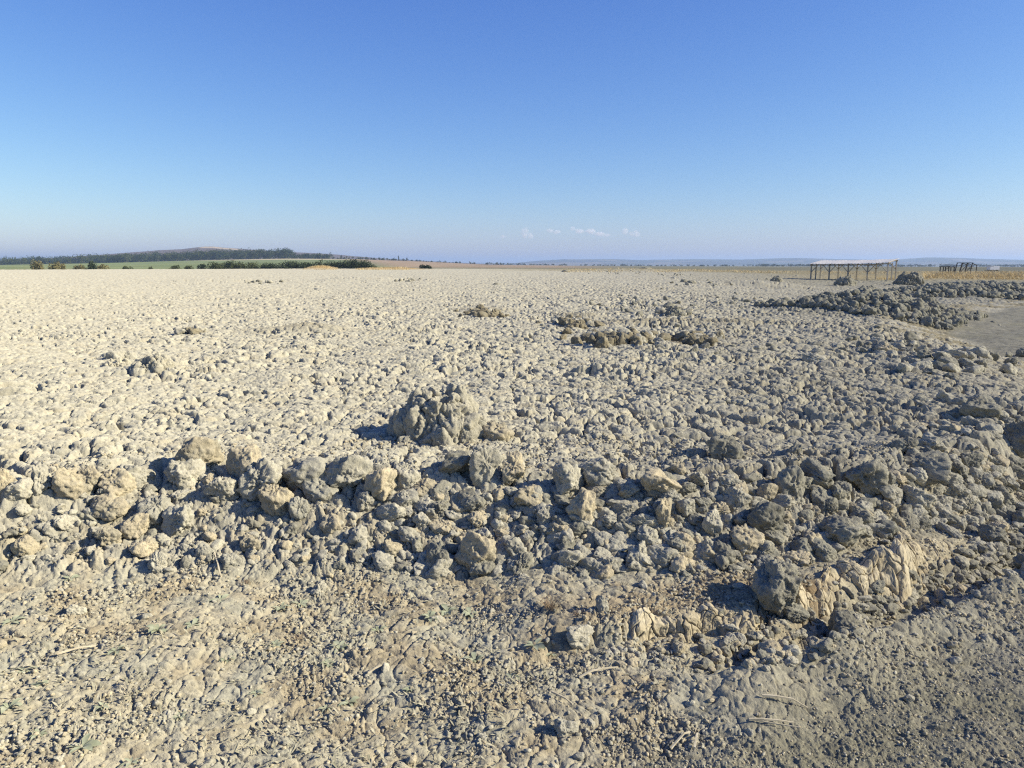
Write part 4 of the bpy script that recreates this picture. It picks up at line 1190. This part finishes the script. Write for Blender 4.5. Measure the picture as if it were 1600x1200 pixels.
def build_weeds():
    W = [(130, 1172, 34, 'greenest rosette weed near the bottom left corner'), (205, 1192, 22, 'small weed at the bottom edge right of the greenest rosette'),
         (247, 988, 26, 'pale green weed among crumbs, left of the brown soil patch'), (300, 978, 20, 'silvery weed right beside the pale green one'),
         (182, 1018, 24, 'dull green weed below and left of the pale pair'), (355, 1030, 22, 'small upright weed left of the middle of the near soil'),
         (345, 937, 24, 'green weed at the foot of the left slope'), (18, 972, 26, 'dark leafy weed at the left edge above'), (14, 1112, 30, 'broad green weed on the left edge below'),
         (38, 1048, 22, 'small green weed close to the left edge'), (62, 1072, 18, 'tiny weed right of the left-edge weed'), (440, 952, 20, 'grey weed in the shaded dip of the soil'), (470, 945, 22, 'leafy weed right of the grey one in the dip'),
         (530, 1013, 26, 'flat green weed in the middle left of the near soil'), (742, 1032, 24, 'star-shaped silvery weed in the bare patch'),
         (700, 955, 26, 'leafy weed in the dark plant patch, left part'), (735, 962, 22, 'leafy weed in the dark plant patch, right part'), (672, 968, 22, 'leafy weed in the dark plant patch, lowest'),
         (835, 1010, 26, 'grey-green weed right of the star-shaped one'), (862, 1020, 20, 'small weed touching the grey-green weed'), (514, 1040, 18, 'tiny dark weed below the flat green weed'),
         (545, 1098, 22, 'spiky weed low in the middle of the near soil'), (510, 1108, 18, 'tiny spiky weed left of the spiky weed'), (640, 1078, 16, 'tiny weed on the bare tan soil'),
         (110, 905, 18, 'tiny weed at the left slope foot'), (400, 1085, 18, 'tiny weed under the trampled left soil'), (590, 985, 20, 'grey weed above the flat green weed'),
         (160, 1110, 18, 'tiny green weed above the greenest rosette'), (800, 1060, 18, 'tiny silvery weed below the star-shaped one'), (280, 1120, 18, 'tiny weed right of the bottom left rosettes'),
         (60, 1150, 20, 'dull weed left of the greenest rosette'), (430, 1010, 18, 'tiny grey weed between the upright and the flat green weeds')]
    ms = []
    for k in range(6):
        V, F = rosette(500 + k, 1.0, 7 + k % 4, .45 + .15 * (k % 3)); ms.append(mesh_np('weed', V, F, M_WEED))
    for i, (px, py, w, lab) in enumerate(W):
        X, Y, Z = project(px, py); z = float(surf_z(X, Y)[0]); s = depth_of(X, Y, z) / FPX * w * .9
        o = obj('weed', ms[i % 6], None, (X, Y, z - .003)); o.scale = (s, s, s * 1.1); o.rotation_euler = (0, 0, i * 2.4)
        tag(o, lab, 'weed', 'rosette weeds on the near soil')
    # grass tufts
    T = [(862, 952, 34, 26, M_BRGRASS, 'thick brown dry grass tuft right of the plant patch', 110), (905, 962, 24, 10, M_BRGRASS, 'flattened brown tuft right of the thick tuft', 50),
         (470, 1000, 22, 10, M_BRGRASS, 'thin brown tuft on the tan soil', 40), (610, 938, 26, 12, M_BRGRASS, 'short brown tuft below the large tan clod', 40), (1385, 470, 22, 9, M_BRGRASS, 'pale dry shrublet in front of the smooth dark mound', 160),
         (970, 918, 40, 8, M_BRGRASS, 'low matted brown grass under the slope foot', 60), (1270, 975, 22, 18, M_BRGRASS, 'rusty brown roots hanging beside the boulder', 60), (385, 915, 26, 12, M_BRGRASS, 'brown tuft at the foot of the left slope', 40),
         (200, 1085, 30, 10, M_STRAW, 'pale straw tuft near the bottom left weeds', 30), (1225, 1015, 26, 16, M_STRAW, 'straw tuft in the hollow under the boulder', 30), (1090, 895, 30, 10, M_BRGRASS, 'brown tuft above the left end of the bank', 40)]
    for i, (px, py, w, h, mat, lab, n) in enumerate(T):
        X, Y, Z = project(px, py); z = float(surf_z(X, Y)[0]); s = depth_of(X, Y, z) / FPX
        rg = np.random.default_rng(600 + i)
        V, F = blade_strip(rg, (0, 0, 0), n, h * s * 1.1, w * s * .35, .0012 * max(1, s / .0035), .5, .8)
        o = obj('grass_tuft', mesh_np('grass_tuft', np.array(V), np.array(F), mat), None, (X, Y, z)); tag(o, lab, 'grass tuft', 'dry grass tufts')
    # single straws
    S = [(1170, 1132, 1240, 1136, 'pale split straw lying on the near track edge'), (1190, 1092, 1262, 1108, 'thin straw above the pale split straw'), (1048, 1172, 1078, 1152, 'short stalk at the bottom, left of the track'),
         (1085, 1176, 1090, 1148, 'short upright stalk at the bottom, right of its neighbour'), (905, 1062, 965, 1048, 'long pale straw in the middle of the near soil'), (575, 1056, 605, 1044, 'thin pale straw on the bare tan soil'),
         (862, 1085, 895, 1105, 'grey stalk low in the middle'), (90, 1030, 150, 1012, 'grey stalk among the left weeds'), (345, 905, 332, 860, 'thin twig standing on the left slope')]
    for i, (x0, y0, x1, y1, lab) in enumerate(S):
        p = [project(x0 + (x1 - x0) * t, y0 + (y1 - y0) * t) for t in (0, .33, .66, 1)]
        q = [(a, b, float(surf_z(a, b)[0]) + .012 + .01 * (k in (1, 2))) for k, (a, b, c) in enumerate(p)]
        o0 = q[0]
        mb = MB()
        for k in range(3):
            mb.bar([q[k][j] - o0[j] for j in range(3)], [q[k + 1][j] - o0[j] for j in range(3)], .007 - .0012 * k)
        if i == 0:
            mb.bar((0, 0, 0), (q[3][0] - o0[0] + .01, q[3][1] - o0[1] - .03, q[3][2] - o0[2]), .003)
        o = mb.build('dry_stalk', M_STRAW); o.location = o0; tag(o, lab, 'stalk', 'dry stalks lying about')

def build_litter():
    """curled dead leaves and plant scraps on the near soil: nobody could count them"""
    rg = np.random.default_rng(8)
    n = 9000
    r = 1.9 * (4.3 / 1.9) ** rg.random(n); a = np.radians(rg.uniform(-42, 16, n))
    x = (r * np.sin(a)).astype(f4); y = (r * np.cos(a)).astype(f4)
    m = (fbm2(x * 1.3, y * 1.9, 120, 3) > .02) & (rg.random(n) < .9)
    b, t, rd, *_ = base_height(x, y)
    m &= (t < .35) & (rd < -.05)
    x, y = x[m], y[m]; z = surf_z(x, y); n = len(x)
    L = .005 + .015 * rg.random(n) ** 1.8; w = L * rg.uniform(.2, .4, n); d = rg.uniform(0, 6.28, n); tl = rg.uniform(.1, 1.6, n)
    V = []; 
    c, s = np.cos(d), np.sin(d)
    pts = [(-1, 0, 0), (0, -1, .35), (1, 0, .15), (0, 1, .35), (0, 0, 0)]
    out = []
    for u, v, q in pts:
        X = x + c * u * L - s * v * w; Y = y + s * u * L + c * v * w; Z = z + .004 + q * L * .6 + (u + 1) * .5 * L * tl
        out.append(np.stack([X, Y, Z], 1))
    V = np.stack(out, 1).reshape(-1, 3)
    base = (np.arange(n) * 5)[:, None]
    F = np.concatenate([base + np.array([[0, 1, 4]]), base + np.array([[1, 2, 4]]), base + np.array([[2, 3, 4]]), base + np.array([[3, 0, 4]])])
    me = mesh_np('leaf_litter', V, F, M_DEADLEAF, False)
    tag(obj('leaf_litter', me), 'grey-green dead leaves and plant scraps strewn over the near soil', 'leaf litter', None, 'stuff')

def build_gold_grass():
    rg = np.random.default_rng(12); V, F = [], []
    spec = [(1365, 1620, 96, 103, 900, .35), (1440, 1700, 104, 150, 5200, .8), (1060, 1500, 150, 195, 1500, .45), (880, 1060, 120, 190, 900, .4), (480, 530, 165, 180, 420, .4), (560, 640, 165, 183, 700, .4)]
    for px0, px1, d0, d1, n, h in spec:
        px = rg.uniform(px0, px1, n); d = rg.uniform(d0, d1, n); x = (px - 800) / FPX * d
        z = ground_z(x, d)
        nn = fbm2(x.astype(f4) * .12, d.astype(f4) * .12, 130, 2)
        for i in range(n):
            if nn[i] < -.15: continue
            a, b = blade_strip(rg, (x[i], d[i], z[i] - .05), 4, h * (.7 + .5 * min(1, max(0, nn[i] + .4))), .35, .028, .35, .5)
            o = len(V); V += a; F += [tuple(o + k for k in f) for f in b]
    me = mesh_np('dry_grass', np.array(V), np.array(F), M_GOLD, False)
    tag(obj('dry_grass', me), 'golden dry grass along the far right and on the skyline humps', 'grass', None, 'stuff')

# ------------------------------------------------------------------ sky, haze, clouds, light, camera
def build_sky():
    w = bpy.data.worlds.new('World'); scene.world = w; w.use_nodes = True
    nt = w.node_tree; bg = nt.nodes['Background']
    sky = nt.nodes.new('ShaderNodeTexSky'); sky.sky_type = 'NISHITA'; sky.sun_disc = False
    sky.sun_elevation = rad(SUN_EL); sky.sun_rotation = rad(SUN_AZ)
    sky.air_density = 1.0; sky.dust_density = .6; sky.ozone_density = 3.0; sky.altitude = 200
    sep = nt.nodes.new('ShaderNodeSeparateColor'); comb = nt.nodes.new('ShaderNodeCombineColor')
    nt.links.new(sky.outputs[0], sep.inputs[0])
    for i, (g, k) in enumerate(((1.38, .725), (1.21, .965), (.70, 2.80))):      # grade of the sky's own colours
        p = nt.nodes.new('ShaderNodeMath'); p.operation = 'POWER'; p.inputs[1].default_value = g
        q = nt.nodes.new('ShaderNodeMath'); q.operation = 'MULTIPLY'; q.inputs[1].default_value = k
        nt.links.new(sep.outputs[i], p.inputs[0]); nt.links.new(p.outputs[0], q.inputs[0]); nt.links.new(q.outputs[0], comb.inputs[i])
    nt.links.new(comb.outputs[0], bg.inputs['Color']); bg.inputs['Strength'].default_value = .050
    l = bpy.data.lights.new('sun', 'SUN'); l.energy = 5.0; l.angle = rad(.5); l.color = (1.0, .93, .78)
    o = bpy.data.objects.new('sun', l); COL.objects.link(o)
    from mathutils import Vector
    d = Vector((math.sin(rad(SUN_AZ)) * math.cos(rad(SUN_EL)), math.cos(rad(SUN_AZ)) * math.cos(rad(SUN_EL)), math.sin(rad(SUN_EL))))
    o.rotation_euler = d.to_track_quat('Z', 'Y').to_euler(); o.location = (20, -5, 30)

def build_haze():
    me = bpy.data.meshes.new('haze')
    bm = bmesh.new(); bmesh.ops.create_cube(bm, size=1); bm.to_mesh(me); bm.free()
    m = bpy.data.materials.new('haze'); m.use_nodes = True; nt = m.node_tree
    nt.nodes.remove(nt.nodes['Principled BSDF'])
    v = nt.nodes.new('ShaderNodeVolumePrincipled'); v.inputs['Density'].default_value = 1.5e-4
    v.inputs['Color'].default_value = (.44, .59, .85, 1); v.inputs['Anisotropy'].default_value = .2
    nt.links.new(v.outputs[0], nt.nodes['Material Output'].inputs['Volume'])
    me.materials.append(m)
    o = obj('haze', me, None, (0, 0, 20)); o.scale = (31000, 31000, 150)
    tag(o, 'thin pale blue haze over the whole plain', 'haze', None, 'stuff')

def build_clouds():
    m = bpy.data.materials.new('cloud_white'); m.use_nodes = True; nt = m.node_tree
    b = nt.nodes['Principled BSDF']; b.inputs['Base Color'].default_value = (.85, .87, .92, 1); b.inputs['Roughness'].default_value = 1
    nt.nodes.remove(b)
    v = nt.nodes.new('ShaderNodeVolumePrincipled'); v.inputs['Density'].default_value = .004; v.inputs['Color'].default_value = (.95, .93, .95, 1)
    nt.links.new(v.outputs[0], nt.nodes['Material Output'].inputs['Volume'])
    dep = 19000.
    s = dep / FPX
    C = [([(820, 366, 9, 14), (828, 370, 8, 8), (822, 362, 5, 8)], 'thin upright wisp of cloud, leftmost in the low sky'),
         ([(858, 362, 9, 5), (868, 364, 10, 5)], 'faint small cloud between the upright wisp and the brightest cloud'),
         ([(893, 359, 7, 5), (903, 363, 12, 6), (920, 363, 13, 7), (934, 367, 14, 5), (945, 369, 10, 4)], 'longest and brightest low cloud over the far hills'),
         ([(974, 363, 9, 8), (984, 367, 9, 5), (990, 367, 10, 8)], 'pair of small puffs, rightmost in the low sky'),
         ([(786, 371, 8, 4)], 'faintest scrap of cloud low in the sky left of the wisp')]
    for i, (parts, lab) in enumerate(C):
        D, F = ico(4); Vs, Fs = [], []
        cx = parts[0][0]; o0 = np.array([(cx - 800) * s, dep, CAMZ + (HOR - 366) * s])
        for k, (px, py, w, h) in enumerate(parts):
            r = 1 + .35 * fbm3(D * 1.8 + i * 3 + k, 700 + i, 4)
            V = D * r[:, None] * np.array([w * s * .62, w * s * .5, h * s * .62]) + np.array([(px - 800) * s, dep, CAMZ + (HOR - py) * s]) - o0
            Fs.append(F + len(D) * k); Vs.append(V)
        o = obj('cloud', mesh_np('cloud', np.concatenate(Vs), np.concatenate(Fs), m), None, tuple(o0))
        tag(o, lab, 'cloud', 'small clouds low over the far hills')

def build_camera():
    c = bpy.data.cameras.new('camera'); c.sensor_width = 36; c.lens = FPX / 1600 * 36; c.clip_start = .05; c.clip_end = 60000
    o = bpy.data.objects.new('camera', c); COL.objects.link(o); o.location = (0, 0, CAMZ); o.rotation_euler = (math.pi / 2 - PITCH, 0, 0)
    scene.camera = o

M_PALE = clay_material('pale_clay', (.46, .43, .355), PALE, (.58, .54, .45))
M_TANY = clay_material('yellow_clay', (.50, .42, .29), (.62, .535, .385), (.70, .62, .47))
for _n in M_TANY.node_tree.nodes:
    if _n.type == 'BUMP': _n.inputs['Strength'].default_value = .35

build_camera(); build_sky(); build_ground(); build_far()
build_mounds(); build_banks(); build_clods(); build_crumbs()
build_shelter(); build_junk(); build_bushes(); build_woods()
build_weeds(); build_litter(); build_gold_grass()
build_haze(); build_clouds()

scene.render.engine = 'CYCLES'
scene.view_settings.view_transform = 'Standard'; scene.view_settings.look = 'None'
scene.view_settings.exposure = .88; scene.view_settings.gamma = 1
scene.view_settings.use_curve_mapping = False
cy = scene.cycles
cy.max_bounces = 6; cy.diffuse_bounces = 1; cy.volume_bounces = 1; cy.transparent_max_bounces = 12
cy.use_denoising = False; cy.filter_width = 1.25
